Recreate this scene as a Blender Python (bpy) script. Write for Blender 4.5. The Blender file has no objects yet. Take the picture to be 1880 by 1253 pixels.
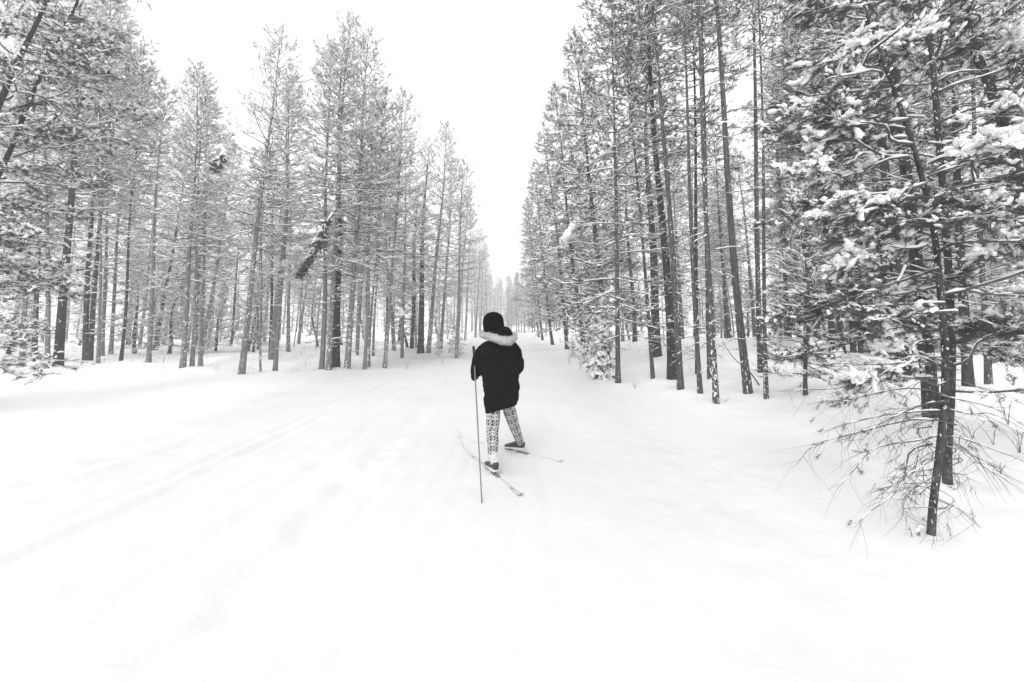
import bpy, math, random
import numpy as np
from mathutils import Vector, Matrix, noise as mnoise

# ------------------------------------------------------------------ camera
SC = bpy.context.scene
COL = SC.collection
IW, IH = 1880.0, 1253.0
FPX = 760.0            # focal length in photo pixels
TILT = math.radians(6.5)
HORIZON = 596.0
CAMH = 1.56
CX = 940.0
PPY = HORIZON - FPX * math.tan(TILT)      # row of the optical axis (the photo is a crop)
cam_d = bpy.data.cameras.new('camera')
cam = bpy.data.objects.new('camera', cam_d)
COL.objects.link(cam)
cam.location = (0, 0, CAMH)
cam.rotation_euler = (math.radians(90) + TILT, 0, 0)
cam_d.sensor_width = 36.0
cam_d.sensor_fit = 'HORIZONTAL'
cam_d.lens = FPX / IW * 36.0
cam_d.shift_y = (PPY - IH / 2) / IW
cam_d.clip_end = 2000.0
cam_d.clip_start = 0.05
SC.camera = cam

# ------------------------------------------------------------------ sky and sun
CLOUD = 7.5
SUN_EL, SUN_AZ = math.radians(42.0), math.radians(196.0)
world = bpy.data.worlds.new('World')
SC.world = world
world.use_nodes = True
wn = world.node_tree.nodes
wl = world.node_tree.links
sky = wn.new('ShaderNodeTexSky')
sky.sky_type = 'NISHITA'
sky.sun_disc = False
sky.sun_elevation = SUN_EL
sky.sun_rotation = SUN_AZ
sky.dust_density = 6.0
sky.air_density = 1.0
bw = wn.new('ShaderNodeRGBToBW')
wl.new(sky.outputs[0], bw.inputs[0])
# an even white cloud deck in front of that sky
deck = wn.new('ShaderNodeMix'); deck.data_type = 'FLOAT'
deck.inputs[0].default_value = 0.85
deck.inputs[3].default_value = CLOUD
wl.new(bw.outputs[0], deck.inputs[2])
wl.new(deck.outputs[0], wn['Background'].inputs['Color'])
wn['Background'].inputs['Strength'].default_value = 0.12
sun_d = bpy.data.lights.new('sun', 'SUN')
sun_d.energy = 0.8
sun_d.angle = math.radians(30)
sun_d.color = (1, 1, 1)
sun = bpy.data.objects.new('sun', sun_d)
COL.objects.link(sun)
sdir = Vector((math.sin(SUN_AZ) * math.cos(SUN_EL), math.cos(SUN_AZ) * math.cos(SUN_EL), math.sin(SUN_EL)))
sun.rotation_euler = sdir.to_track_quat('Z', 'Y').to_euler()
sun.location = (0, 0, 30)
SC.view_settings.view_transform = 'Standard'
SC.view_settings.look = 'None'
SC.view_settings.exposure = 0.72
SC.view_settings.gamma = 1.0
SC.view_settings.use_curve_mapping = False
SC.render.engine = 'CYCLES'
SC.cycles.use_denoising = True
SC.cycles.max_bounces = 12
SC.cycles.diffuse_bounces = 10
SC.cycles.volume_bounces = 2
SC.render.film_transparent = False

# ------------------------------------------------------------------ mapping photo pixels to the place
CT, ST = math.cos(TILT), math.sin(TILT)

def ray(px, py):
    u = (px - CX) / FPX
    v = (PPY - py) / FPX
    return u, CT - v * ST, ST + v * CT          # x, y, z of the viewing direction

def at_depth(px, py, Y):
    x, y, z = ray(px, py)
    t = Y / y
    return Vector((x * t, Y, CAMH + z * t))

def sstep(a, b, x):
    t = np.clip((x - a) / (b - a), 0, 1)
    return t * t * (3 - 2 * t)

def terrain(x, y):
    x = np.asarray(x, float); y = np.asarray(y, float)
    g = 0.30 * sstep(2.4, 6.0, x - 0.02 * y) * sstep(-2, 5, y)
    g = g + 0.62 * np.exp(-(((x - 12.5) / 6.5) ** 2 + ((y - 19) / 8.0) ** 2))
    g = g + 0.10 * sstep(-5.0, -9.0, x) * sstep(8, 16, y)
    g = g + 0.25 * sstep(30, 70, y) * sstep(2, 6, np.abs(x))
    g = g + 0.05 * np.sin(x * 0.55 + 1.3) * np.sin(y * 0.43 + 0.4) * sstep(3, 6, np.abs(x))
    return g

def on_ground(px, py):
    x, y, z = ray(px, py)
    g = 0.0
    for _ in range(40):
        t = (CAMH - g) / max(-z, 0.004)
        g = 0.5 * g + 0.5 * float(terrain(x * t, y * t))
    t = (CAMH - g) / max(-z, 0.004)
    return Vector((x * t, y * t, float(terrain(x * t, y * t))))

# ------------------------------------------------------------------ materials (the photograph is black and white)
def new_mat(name):
    m = bpy.data.materials.new(name)
    m.use_nodes = True
    n, l = m.node_tree.nodes, m.node_tree.links
    b = n['Principled BSDF']
    b.inputs['Specular IOR Level'].default_value = 0.2
    b.inputs['Roughness'].default_value = 0.8
    return m, n, l, b

def ramp(n, stops):
    r = n.new('ShaderNodeValToRGB')
    els = r.color_ramp.elements
    while len(els) < len(stops):
        els.new(0.5)
    for e, (p, c) in zip(els, stops):
        e.position = p
        e.color = (c, c, c, 1)
    return r

def noise_mat(name, scale, lo, hi, a=0.35, b_=0.65, rough=0.8, spec=0.2, bump=0.0, detail=4, stretch=None, rnd=0.0):
    m, n, l, b = new_mat(name)
    tc = n.new('ShaderNodeTexCoord')
    src = tc.outputs['Object']
    if stretch:
        mp = n.new('ShaderNodeMapping')
        mp.inputs['Scale'].default_value = stretch
        l.new(src, mp.inputs[0])
        src = mp.outputs[0]
    t = n.new('ShaderNodeTexNoise')
    t.inputs['Scale'].default_value = scale
    t.inputs['Detail'].default_value = detail
    l.new(src, t.inputs['Vector'])
    r = ramp(n, [(a, lo), (b_, hi)])
    l.new(t.outputs['Fac'], r.inputs[0])
    out = r.outputs[0]
    if rnd:
        oi = n.new('ShaderNodeObjectInfo')
        mr = n.new('ShaderNodeMapRange')
        mr.inputs['To Min'].default_value = 1 - rnd
        mr.inputs['To Max'].default_value = 1 + rnd
        l.new(oi.outputs['Random'], mr.inputs[0])
        mx = n.new('ShaderNodeMix'); mx.data_type = 'RGBA'; mx.blend_type = 'MULTIPLY'
        mx.inputs[0].default_value = 1.0
        l.new(out, mx.inputs[6]); l.new(mr.outputs[0], mx.inputs[7])
        out = mx.outputs[2]
    l.new(out, b.inputs['Base Color'])
    b.inputs['Roughness'].default_value = rough
    b.inputs['Specular IOR Level'].default_value = spec
    if bump:
        bp = n.new('ShaderNodeBump')
        bp.inputs['Strength'].default_value = bump
        bp.inputs['Distance'].default_value = 0.02
        l.new(t.outputs['Fac'], bp.inputs['Height'])
        l.new(bp.outputs[0], b.inputs['Normal'])
    return m

def bark_mat(name, lo, hi, snow_amount, speck=9.0):
    m, n, l, b = new_mat(name)
    tc = n.new('ShaderNodeTexCoord')
    geo = n.new('ShaderNodeNewGeometry')
    oi = n.new('ShaderNodeObjectInfo')
    mp = n.new('ShaderNodeMapping')
    mp.inputs['Scale'].default_value = (16, 16, 4)
    l.new(tc.outputs['Object'], mp.inputs[0])
    t = n.new('ShaderNodeTexNoise')
    t.inputs['Scale'].default_value = 1.6
    t.inputs['Detail'].default_value = 6
    l.new(mp.outputs[0], t.inputs['Vector'])
    r = ramp(n, [(0.34, lo), (0.66, hi)])
    l.new(t.outputs['Fac'], r.inputs[0])
    # flecks of wind-blown snow stuck in the bark
    ad = n.new('ShaderNodeVectorMath'); ad.operation = 'ADD'
    l.new(tc.outputs['Object'], ad.inputs[0])
    sc = n.new('ShaderNodeVectorMath'); sc.operation = 'SCALE'
    sc.inputs['Scale'].default_value = 37.0
    l.new(oi.outputs['Random'], sc.inputs[0])
    l.new(sc.outputs[0], ad.inputs[1])
    mp2 = n.new('ShaderNodeMapping')
    mp2.inputs['Scale'].default_value = (1, 1, 0.6)
    l.new(ad.outputs[0], mp2.inputs[0])
    s = n.new('ShaderNodeTexNoise')
    s.inputs['Scale'].default_value = speck
    s.inputs['Detail'].default_value = 5
    s.inputs['Roughness'].default_value = 0.62
    l.new(mp2.outputs[0], s.inputs['Vector'])
    big = n.new('ShaderNodeTexNoise')
    big.inputs['Scale'].default_value = 0.9
    l.new(mp2.outputs[0], big.inputs['Vector'])
    sm = n.new('ShaderNodeMath'); sm.operation = 'MULTIPLY_ADD'
    l.new(big.outputs['Fac'], sm.inputs[0]); sm.inputs[1].default_value = 0.28
    l.new(s.outputs['Fac'], sm.inputs[2])
    th = 0.80 - snow_amount
    rr = ramp(n, [(th, 0), (min(th + 0.03, 1), 1)])
    l.new(sm.outputs[0], rr.inputs[0])
    mx = n.new('ShaderNodeMix'); mx.data_type = 'RGBA'
    l.new(rr.outputs[0], mx.inputs[0])
    l.new(r.outputs[0], mx.inputs[6])
    mx.inputs[7].default_value = (0.82, 0.82, 0.82, 1)
    l.new(mx.outputs[2], b.inputs['Base Color'])
    bp = n.new('ShaderNodeBump')
    bp.inputs['Strength'].default_value = 0.7
    bp.inputs['Distance'].default_value = 0.02
    l.new(t.outputs['Fac'], bp.inputs['Height'])
    l.new(bp.outputs[0], b.inputs['Normal'])
    b.inputs['Roughness'].default_value = 0.95
    b.inputs['Specular IOR Level'].default_value = 0.1
    return m

def snow_ground_mat():
    m, n, l, b = new_mat('snow_ground')
    geo = n.new('ShaderNodeNewGeometry')
    t = n.new('ShaderNodeTexNoise')
    t.inputs['Scale'].default_value = 0.8
    t.inputs['Detail'].default_value = 8
    l.new(geo.outputs['Position'], t.inputs['Vector'])
    r = ramp(n, [(0.3, 0.68), (0.7, 0.72)])
    l.new(t.outputs['Fac'], r.inputs[0])
    # light levels evened in the colour: packed trail darkened, snow under trees lightened
    sx = n.new('ShaderNodeSeparateXYZ')
    l.new(geo.outputs['Position'], sx.inputs[0])
    ab = n.new('ShaderNodeMath'); ab.operation = 'ADD'; ab.inputs[1].default_value = 1.6
    l.new(sx.outputs[0], ab.inputs[0])
    ab2 = n.new('ShaderNodeMath'); ab2.operation = 'ABSOLUTE'
    l.new(ab.outputs[0], ab2.inputs[0])
    mr = n.new('ShaderNodeMapRange')
    mr.inputs['From Min'].default_value = 3.4; mr.inputs['From Max'].default_value = 5.6
    l.new(ab2.outputs[0], mr.inputs[0])
    mx = n.new('ShaderNodeMix'); mx.data_type = 'RGBA'
    l.new(mr.outputs[0], mx.inputs[0]); l.new(r.outputs[0], mx.inputs[6])
    mx.inputs[7].default_value = (0.94, 0.94, 0.94, 1)
    l.new(mx.outputs[2], b.inputs['Base Color'])
    f = n.new('ShaderNodeTexNoise')
    f.inputs['Scale'].default_value = 22
    f.inputs['Detail'].default_value = 6
    l.new(geo.outputs['Position'], f.inputs['Vector'])
    bp = n.new('ShaderNodeBump')
    bp.inputs['Strength'].default_value = 0.22
    bp.inputs['Distance'].default_value = 0.02
    l.new(f.outputs['Fac'], bp.inputs['Height'])
    l.new(bp.outputs[0], b.inputs['Normal'])
    b.inputs['Roughness'].default_value = 0.9
    b.inputs['Specular IOR Level'].default_value = 0.1
    return m

M = {}
M['snow'] = noise_mat('fresh_snow', 6, 0.92, 0.96, rough=0.9, spec=0.1)
M['snow_ground'] = snow_ground_mat()
M['bark'] = bark_mat('grey_bark', 0.05, 0.12, 0.02, speck=20.0)
M['bark_dark'] = bark_mat('dark_bark', 0.025, 0.07, 0.0, speck=20.0)
M['bark_snowy'] = bark_mat('snow_flecked_bark', 0.05, 0.12, 0.055, speck=17.0)
M['bark_near'] = bark_mat('near_bark', 0.03, 0.085, 0.03, speck=40.0)
M['bark_pale'] = bark_mat('hazed_bark', 0.12, 0.24, 0.02, speck=20.0)  # haze fade of the left trees put into a paler bark colour
M['bark_pale_snowy'] = bark_mat('hazed_flecked_bark', 0.12, 0.24, 0.065, speck=17.0)
M['needle_hazed'] = noise_mat('hazed_needle', 2.5, 0.18, 0.34, rough=0.8, spec=0.15, rnd=0.25)  # pale needle copy, the same haze fade put into its colour
M['wood'] = noise_mat('branch_wood', 8, 0.07, 0.15, rough=0.95, spec=0.1)
M['needle'] = noise_mat('pine_needle', 2.5, 0.04, 0.09, rough=0.7, spec=0.25, rnd=0.25)
M['needle_near'] = noise_mat('near_pine_needle', 5, 0.035, 0.085, rough=0.6, spec=0.3)
M['grass'] = noise_mat('dry_stalk', 5, 0.18, 0.32)
M['coat'] = noise_mat('black_parka_cloth', 30, 0.002, 0.005, rough=0.9, spec=0.06, bump=0.15)
M['knit'] = noise_mat('black_knit', 90, 0.001, 0.003, rough=0.95, spec=0.04, bump=0.4)
M['fur'] = noise_mat('pale_fur', 60, 0.34, 0.56, rough=0.9)
M['white_cloth'] = noise_mat('white_knit', 50, 0.50, 0.64, rough=0.9)
M['dark_cloth'] = noise_mat('dark_knit', 50, 0.03, 0.05, rough=0.9)
M['boot'] = noise_mat('boot_leather', 40, 0.025, 0.06, rough=0.5, spec=0.4)
M['sock'] = noise_mat('pale_sock', 60, 0.50, 0.70, rough=0.9)
M['skin'] = noise_mat('skin', 20, 0.35, 0.42, rough=0.6)
M['ski'] = noise_mat('ski_top', 5.0, 0.15, 0.60, a=0.33, b_=0.46, rough=0.4, spec=0.4)
M['metal'] = noise_mat('pole_metal', 30, 0.12, 0.20, rough=0.4, spec=0.5)
M['black'] = noise_mat('black_plastic', 30, 0.012, 0.03, rough=0.5)

# ------------------------------------------------------------------ mesh helpers
class Buf:
    """vertices and faces gathered for ONE mesh"""
    def __init__(s):
        s.v, s.q, s.t, s.n = [], [], [], 0
        s.qm = []
    def add(s, v, quads=None, tris=None):
        v = np.asarray(v, np.float32).reshape(-1, 3)
        if quads is not None and len(quads): s.q.append(np.asarray(quads, np.int64) + s.n)
        if tris is not None and len(tris): s.t.append(np.asarray(tris, np.int64) + s.n)
        s.v.append(v); s.n += len(v)
    def mesh(s, name, smooth=True):
        me = bpy.data.meshes.new(name)
        v = np.concatenate(s.v) if s.v else np.zeros((0, 3), np.float32)
        q = np.concatenate(s.q) if s.q else np.zeros((0, 4), np.int64)
        t = np.concatenate(s.t) if s.t else np.zeros((0, 3), np.int64)
        loops = np.concatenate([q.ravel(), t.ravel()]).astype(np.int32)
        starts = np.concatenate([np.arange(len(q)) * 4, len(q) * 4 + np.arange(len(t)) * 3]).astype(np.int32)
        me.vertices.add(len(v)); me.vertices.foreach_set('co', v.ravel())
        me.loops.add(len(loops)); me.loops.foreach_set('vertex_index', loops)
        me.polygons.add(len(starts)); me.polygons.foreach_set('loop_start', starts)
        if smooth:
            me.polygons.foreach_set('use_smooth', np.ones(len(starts), bool))
        me.update(calc_edges=True)
        return me

def link(name, data, parent=None, mat=None):
    o = bpy.data.objects.new(name, data)
    COL.objects.link(o)
    if parent is not None: o.parent = parent
    if mat is not None and data is not None:
        data.materials.clear(); data.materials.append(mat)
    return o

def tag(o, label=None, cat=None, group=None, kind=None):
    if label: o['label'] = label
    if cat: o['category'] = cat
    if group: o['group'] = group
    if kind: o['kind'] = kind
    return o

def unit(a):
    return a / np.maximum(np.linalg.norm(a, axis=-1, keepdims=True), 1e-9)

def tubes(buf, P, R, k=4, squash=1.0, cap=False):
    """B polylines of n points each -> B tapered tubes"""
    P = np.asarray(P, float); R = np.asarray(R, float)
    if P.ndim == 2: P = P[None]; R = R[None]
    B, n, _ = P.shape
    if B == 0: return
    T = unit(np.gradient(P, axis=1))
    ref = np.zeros_like(T); ref[..., 2] = 1.0
    m = np.abs(T[..., 2]) > 0.9
    ref[m] = (1, 0, 0)
    if m.any():                                   # one reference for a whole polyline
        any_m = m.any(axis=1)
        ref[any_m] = (0.83, 0.55, 0.1)
    U = unit(np.cross(T, ref)); V = unit(np.cross(U, T))
    a = np.linspace(0, 2 * math.pi, k, endpoint=False)
    ring = (U[:, :, None, :] * np.cos(a)[None, None, :, None] + V[:, :, None, :] * np.sin(a)[None, None, :, None] * squash)
    vv = P[:, :, None, :] + ring * R[:, :, None, None]
    idx = np.arange(B * n * k).reshape(B, n, k)
    q = np.stack([idx[:, :-1, :], np.roll(idx, -1, 2)[:, :-1, :], np.roll(idx, -1, 2)[:, 1:, :], idx[:, 1:, :]], -1).reshape(-1, 4)
    t = None
    if cap:
        t = []
        for i in (0, n - 1):
            for j in range(1, k - 1):
                tri = np.stack([idx[:, i, 0], idx[:, i, j], idx[:, i, j + 1]], -1)
                t.append(tri if i else tri[:, ::-1])
        t = np.concatenate(t)
    buf.add(vv, q, t)

# ------------------------------------------------------------------ pines
def grow(rng, wood, leaf, snow, base, az, L, e0, o):
    """main branches (arrays) with side twigs, needle shoots and their snow"""
    B = len(L)
    if B == 0: return
    n = o.get('n', 7)
    s = np.linspace(0, 1, n)[None, :]
    droop = o['droop'] * rng.uniform(0.4, 1.4, (B, 1)); up = o['up'] * rng.uniform(0.4, 1.3, (B, 1))
    wig = rng.normal(0, 1, (B, 3, 1)) * o.get('wig', 0.05)
    lat = (wig[:, 0] * np.sin(s * 5 + 1) + wig[:, 1] * np.sin(s * 9)) * L[:, None]
    h = L[:, None] * s * np.cos(e0)[:, None]
    z = L[:, None] * (s * np.sin(e0)[:, None] - droop * s ** 2 + up * s ** 3) + wig[:, 2] * np.sin(s * 8) * L[:, None] * 0.5
    ca, sa = np.cos(az)[:, None], np.sin(az)[:, None]
    P = np.stack([base[:, 0:1] + h * ca - lat * sa, base[:, 1:2] + h * sa + lat * ca, base[:, 2:3] + z], -1)
    r0 = o['br'] * (0.35 + 0.65 * L / max(o['Lref'], 0.1))
    R = r0[:, None] * (1 - 0.82 * s)
    tubes(wood, P, R, o.get('k', 4))
    # snow lying along the top of each branch
    def cover(P, R, thick, prob, k=4):
        Bn, nn = R.shape
        mul = 2 if nn > 4 else 1
        f = np.interp(np.linspace(0, 1, nn * mul - mul + 1), np.linspace(0, 1, nn), np.arange(nn))
        i0 = np.floor(f).astype(int).clip(0, nn - 2); w = (f - i0)[None, :, None]
        PP = P[:, i0] * (1 - w) + P[:, i0 + 1] * w
        RR = R[:, i0] * (1 - w[..., 0]) + R[:, i0 + 1] * w[..., 0]
        m = np.clip(rng.normal(0.75, 0.45, RR.shape), 0.02, 1.6) * (rng.random(RR.shape) < prob)
        m[:, 0] *= 0.5; m[:, -1] *= 0.4
        rad = (RR * 0.75 + thick) * np.maximum(m, 0.02)
        PP = PP.copy(); PP[..., 2] += RR * 0.8 + rad * 0.35 - 0.02 * (m < 0.05) * thick / 0.01
        tubes(snow, PP, rad, k, squash=0.8)
    if o['cover'] > 0: cover(P, R, o['cover'], o.get('cover_p', 0.85))
    # side twigs
    K = np.maximum(1, (o['twig0'] + o['twig'] * L).astype(int))
    bi = np.repeat(np.arange(B), K); N = len(bi)
    sk = rng.uniform(o.get('s_in', 0.22), 1.0, N)
    fi = sk * (n - 1); i0 = np.minimum(fi.astype(int), n - 2); w = (fi - i0)[:, None]
    q0 = P[bi, i0] * (1 - w) + P[bi, i0 + 1] * w
    tan = unit(P[bi, i0 + 1] - P[bi, i0])
    side = np.where(rng.random(N) < 0.5, -1, 1) * np.radians(rng.uniform(28, 70, N))
    c, sn = np.cos(side), np.sin(side)
    d = np.stack([tan[:, 0] * c - tan[:, 1] * sn, tan[:, 0] * sn + tan[:, 1] * c, tan[:, 2] * 0.6 + rng.normal(o['twig_up'], 0.22, N)], -1)
    d = unit(d)
    ln = (o['tw0'] + o['tw1'] * L[bi] * (1 - 0.65 * sk)) * rng.uniform(0.55, 1.25, N)
    m = 4
    tt = np.linspace(0, 1, m)[None, :, None]
    bend = rng.normal(0, o.get('tw_bend', 0.12), (N, 1, 3)); bend[..., 2] += o.get('tw_curve', 0.06)
    Q = q0[:, None] + d[:, None] * (ln[:, None, None] * tt) + bend * (tt ** 2) * ln[:, None, None]
    RQ = (o['tr'] * rng.uniform(0.7, 1.2, (N, 1))) * (1 - 0.7 * tt[..., 0])
    tubes(wood, Q, RQ, 3)
    if o['tcover'] > 0:
        mk = rng.random(N) < o.get('tcover_p', 0.7)
        cover(Q[mk], RQ[mk], o['tcover'], 0.85, 3)
    if o['shoots'] <= 0: return
    # shoots with needles
    J = o['shoots']
    ti = np.repeat(np.arange(N), J); S = len(ti)
    lv = np.tile(np.linspace(1.0, 0.25, J), N) * rng.uniform(0.85, 1.0, S)
    g = lv * (m - 1); i0 = np.minimum(g.astype(int), m - 2); w = (g - i0)[:, None]
    sp = Q[ti, i0] * (1 - w) + Q[ti, i0 + 1] * w
    sd = unit(unit(Q[ti, i0 + 1] - Q[ti, i0]) + rng.normal(0, 0.42, (S, 3)) + np.array([0, 0, o['shoot_up']]))
    sl = rng.uniform(0.6, 1.3, S) * o['shoot_len']
    keep = rng.random(S) < o.get('keep', 1.0)
    load = np.where(rng.random(N) < 0.5, 0.35, 1.65)[ti][keep]      # some sprays carry much snow, others little
    sp, sd, sl = sp[keep], sd[keep], sl[keep]; S = len(sl)
    G = o['needles']
    a = rng.uniform(0.15, 1.0, (S, G))
    bp = sp[:, None] + sd[:, None] * (sl[:, None] * a)[..., None]
    rnd = rng.normal(0, 1, (S, G, 3))
    rad = unit(rnd - (rnd * sd[:, None]).sum(-1, keepdims=True) * sd[:, None])
    sp_ang = rng.uniform(0.25, 1.05, (S, G, 1)) * (1.15 - 0.35 * a[..., None])
    nd = unit(sd[:, None] * np.cos(sp_ang) + rad * np.sin(sp_ang))
    nl = o['nlen'] * rng.uniform(0.7, 1.2, (S, G, 1))
    wd = unit(np.cross(nd, rng.normal(0, 1, (S, G, 3)))) * o['nw']
    tri = np.stack([bp - wd, bp + wd, bp + nd * nl], 2).reshape(-1, 3)
    leaf.add(tri, None, np.arange(len(tri)).reshape(-1, 3))
    # pads of snow on the shoots
    ms = rng.random(S) < o['pad_p'] * load
    sp, sd, sl = sp[ms], sd[ms], sl[ms]
    nl_ = o.get('pad_n', 1)
    if nl_ > 1:
        sp = np.repeat(sp, nl_, 0); sd = np.repeat(sd, nl_, 0); sl = np.repeat(sl, nl_)
    S = len(sl)
    if S and o['pad'] > 0:
        hd = unit(sd * np.array([1, 1, 0.55]) + (rng.normal(0, 0.6, (S, 3)) if nl_ > 1 else 0))
        pr = np.array(o.get('pad_prof', (0.15, 0.85, 1.0, 0.15))); pn = len(pr)
        u = np.linspace(-0.15, 1.1, pn)[None, :, None]
        size = o['pad'] * np.minimum(rng.lognormal(0, o.get('pad_var', 0.5), (S, 1)), 2.0)
        len_ = ((sl[:, None] + o['nlen'] * 0.5) if nl_ == 1 else size * 2.6)[..., None]
        PP = sp[:, None] + hd[:, None] * len_ * u
        if nl_ > 1: PP = PP + (sd * (sl + 0.4 * o['nlen'])[:, None] * (np.tile(np.linspace(0, 0.95, nl_), S // nl_)[:, None] + rng.normal(0, 0.06, (S, 1))))[:, None]
        PP = PP + rng.normal(0, 0.2, (S, pn, 3)) * size[..., None]
        PP[..., 2] += size * 0.35 + o['nlen'] * o.get('pad_lift', 0.22)
        PR = size * pr[None] * rng.uniform(0.5, 1.3, (S, pn))
        tubes(snow, PP, PR, o.get('pad_k', 5), squash=0.75)

BASE = dict(droop=0.10, up=0.12, br=0.020, Lref=1.6, cover=0.012, twig0=2, twig=4.5, twig_up=0.10, tw0=0.16, tw1=0.30,
            tr=0.006, tcover=0.010, shoots=3, shoot_up=0.25, shoot_len=0.14, needles=26, nlen=0.095, nw=0.0032, pad=0.016, pad_p=0.8, pad_k=3)
DEAD = dict(BASE, shoots=0, cover=0.011, tcover=0.008, twig0=1, twig=2.2, tw0=0.10, tw1=0.35, twig_up=0.0, br=0.014, wig=0.11, droop=0.18, up=0.10)

def pine_kind(seed, H, r0, lo, Lmax, whorl=0.36, nb=(3, 5), dead_lo=0.06, dead_n=2.2, dead_L=1.1, bend=0.12, e_lo=-6, e_hi=48,
              live=None, dead=None, top_len=0.2, mat='bark', lopside=None, prof=0.8, skip=0.0):
    rng = np.random.default_rng(seed)
    live = dict(BASE, Lref=Lmax, **(live or {}))
    dead = dict(DEAD, **(dead or {}))
    ph = rng.uniform(0, 6.28, 4)
    def path(z):
        t = np.asarray(z, float) / H
        return np.stack([bend * (np.sin(t * 3.1 + ph[0]) - np.sin(ph[0])) + 0.3 * bend * (np.sin(t * 9 + ph[1]) - np.sin(ph[1])),
                         bend * (np.sin(t * 2.7 + ph[2]) - np.sin(ph[2])) + 0.3 * bend * (np.sin(t * 8 + ph[3]) - np.sin(ph[3])), np.asarray(z, float)], -1)
    tb = Buf()
    zz = np.concatenate([[-0.35], np.linspace(0, H, 26)])
    rr = r0 * ((1 - np.clip(zz / H, 0, 1)) ** 0.85 * 0.95 + 0.03) * (1 + 0.22 * np.exp(-np.maximum(zz, 0) / 0.25)) * (1 + rng.normal(0, 0.02, len(zz)))
    tubes(tb, path(zz)[None], rr[None], 10)
    wood, leaf, snow = Buf(), Buf(), Buf()
    z = lo * H; Z, A, Ls, E = [], [], [], []
    a0 = rng.uniform(0, 6.28)
    while z < H * 0.985:
        t = (z - lo * H) / (H - lo * H)
        k = rng.integers(nb[0], nb[1] + 1)
        if t > 0.85: k = 4
        gap = rng.uniform(0.75, 1.15)
        for j in range(k):
            if rng.random() < skip: continue
            az = a0 + j * 6.283 / k + rng.normal(0, 0.3)
            l = Lmax * gap ** (1 if skip else 0) * ((1 - t) ** prof * (0.6 + 0.4 * min(1, t * 5))) * rng.uniform(0.62, 1.15) + top_len
            if lopside: l *= 1 + lopside * math.cos(az - math.pi)
            Z.append(z + rng.normal(0, 0.06)); A.append(az); Ls.append(l)
            E.append(math.radians(e_lo + (e_hi - e_lo) * t ** 1.1 + rng.normal(0, 7)))
        a0 += 1.1 + rng.normal(0, 0.3)
        z += whorl * (1.15 - 0.5 * t) * rng.uniform(0.75, 1.25)
    Z = np.array(Z)
    grow(rng, wood, leaf, snow, path(Z), np.array(A), np.array(Ls), np.array(E), live)
    nd = int(dead_n * (lo - dead_lo) * H)
    if nd > 0:
        Z = rng.uniform(dead_lo * H, lo * H, nd)
        Ld = dead_L * rng.uniform(0.25, 1.2, nd) * (0.5 + 0.5 * Z / (lo * H))
        grow(rng, wood, leaf, snow, path(Z), rng.uniform(0, 6.28, nd), Ld, np.radians(rng.normal(4, 14, nd)), dict(dead, Lref=dead_L))
    # leader shoot
    grow(rng, wood, leaf, snow, path(np.array([H * 0.99])), np.array([0.3]), np.array([0.4]), np.array([1.4]), dict(live, twig0=8))
    return dict(H=H, r0=r0, trunk=tb.mesh('pine_trunk'), wood=wood.mesh('pine_branchwork'), leaf=leaf.mesh('pine_crown', False) if leaf.n else None,
                snow=snow.mesh('pine_snow_load'), mat=mat)

KIND = {}
for i in range(3):      # open-crowned pines of the left edge
    KIND['open%d' % i] = pine_kind(10 + i, 13.0, 0.125, 0.28 + 0.03 * i, 2.0, prof=0.55, skip=0.14, top_len=0.32, whorl=0.40, dead_n=4.0, dead_L=1.4, live=dict(pad_p=0.95, pad=0.018, keep=0.66, needles=22, twig=4.0), e_hi=58)
for i in range(3):      # dense drooping pines along the right edge
    KIND['dense%d' % i] = pine_kind(30 + i, 13.0, 0.125, 0.10 + 0.03 * i, 2.3, whorl=0.34, e_lo=-14, e_hi=40,
                                    live=dict(pad_p=0.50, pad=0.013, droop=0.16, needles=24, nw=0.0036, twig=5.2))
for i in range(3):      # high-crowned pines inside the forest
    KIND['deep%d' % i] = pine_kind(50 + i, 13.5, 0.115, 0.40 + 0.03 * i, 1.8, prof=0.6, skip=0.1, top_len=0.3, dead_lo=0.04, dead_n=9.5, dead_L=1.5, live=dict(pad_p=0.8, pad=0.015), dead=dict(cover=0.008, tcover=0.006, twig=3.2))
for i in range(2):      # bare-stemmed pines, crown far up
    KIND['bare%d' % i] = pine_kind(60 + i, 14.5, 0.10, 0.66, 1.5, dead_lo=0.05, dead_n=3.2, dead_L=0.9, live=dict(pad_p=0.8), dead=dict(cover=0.008, tcover=0.006))
for i in range(2):      # suppressed thin poles
    KIND['pole%d' % i] = pine_kind(70 + i, 8.0, 0.045, 0.55, 0.8, dead_n=4.5, dead_L=0.7, whorl=0.3, bend=0.1)
for i in range(2):      # young bushy pines with much snow
    KIND['young%d' % i] = pine_kind(80 + i, 5.0, 0.05, 0.12, 1.25, whorl=0.3, live=dict(pad=0.026, pad_p=0.9, cover=0.018, tcover=0.015), e_lo=-10, e_hi=50)
KIND['buried'] = pine_kind(98, 1.6, 0.022, 0.08, 0.42, whorl=0.13, nb=(4, 6), e_lo=-48, e_hi=10, dead_n=0, bend=0.08, top_len=0.05,
                           live=dict(pad=0.055, pad_p=1.0, cover=0.05, tcover=0.035, tw0=0.06, shoot_len=0.09, nlen=0.06, br=0.010, droop=0.3))
for i in range(2):      # saplings bowed under snow
    KIND['sapling%d' % i] = pine_kind(90 + i, 1.6, 0.022, 0.10, 0.55, whorl=0.16, nb=(4, 6), e_lo=-25, e_hi=45, dead_n=0, bend=0.05, top_len=0.06,
                                      live=dict(pad=0.042, pad_p=1.0, cover=0.030, tcover=0.025, tw0=0.08, shoot_len=0.09, nlen=0.06, br=0.010))

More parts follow.
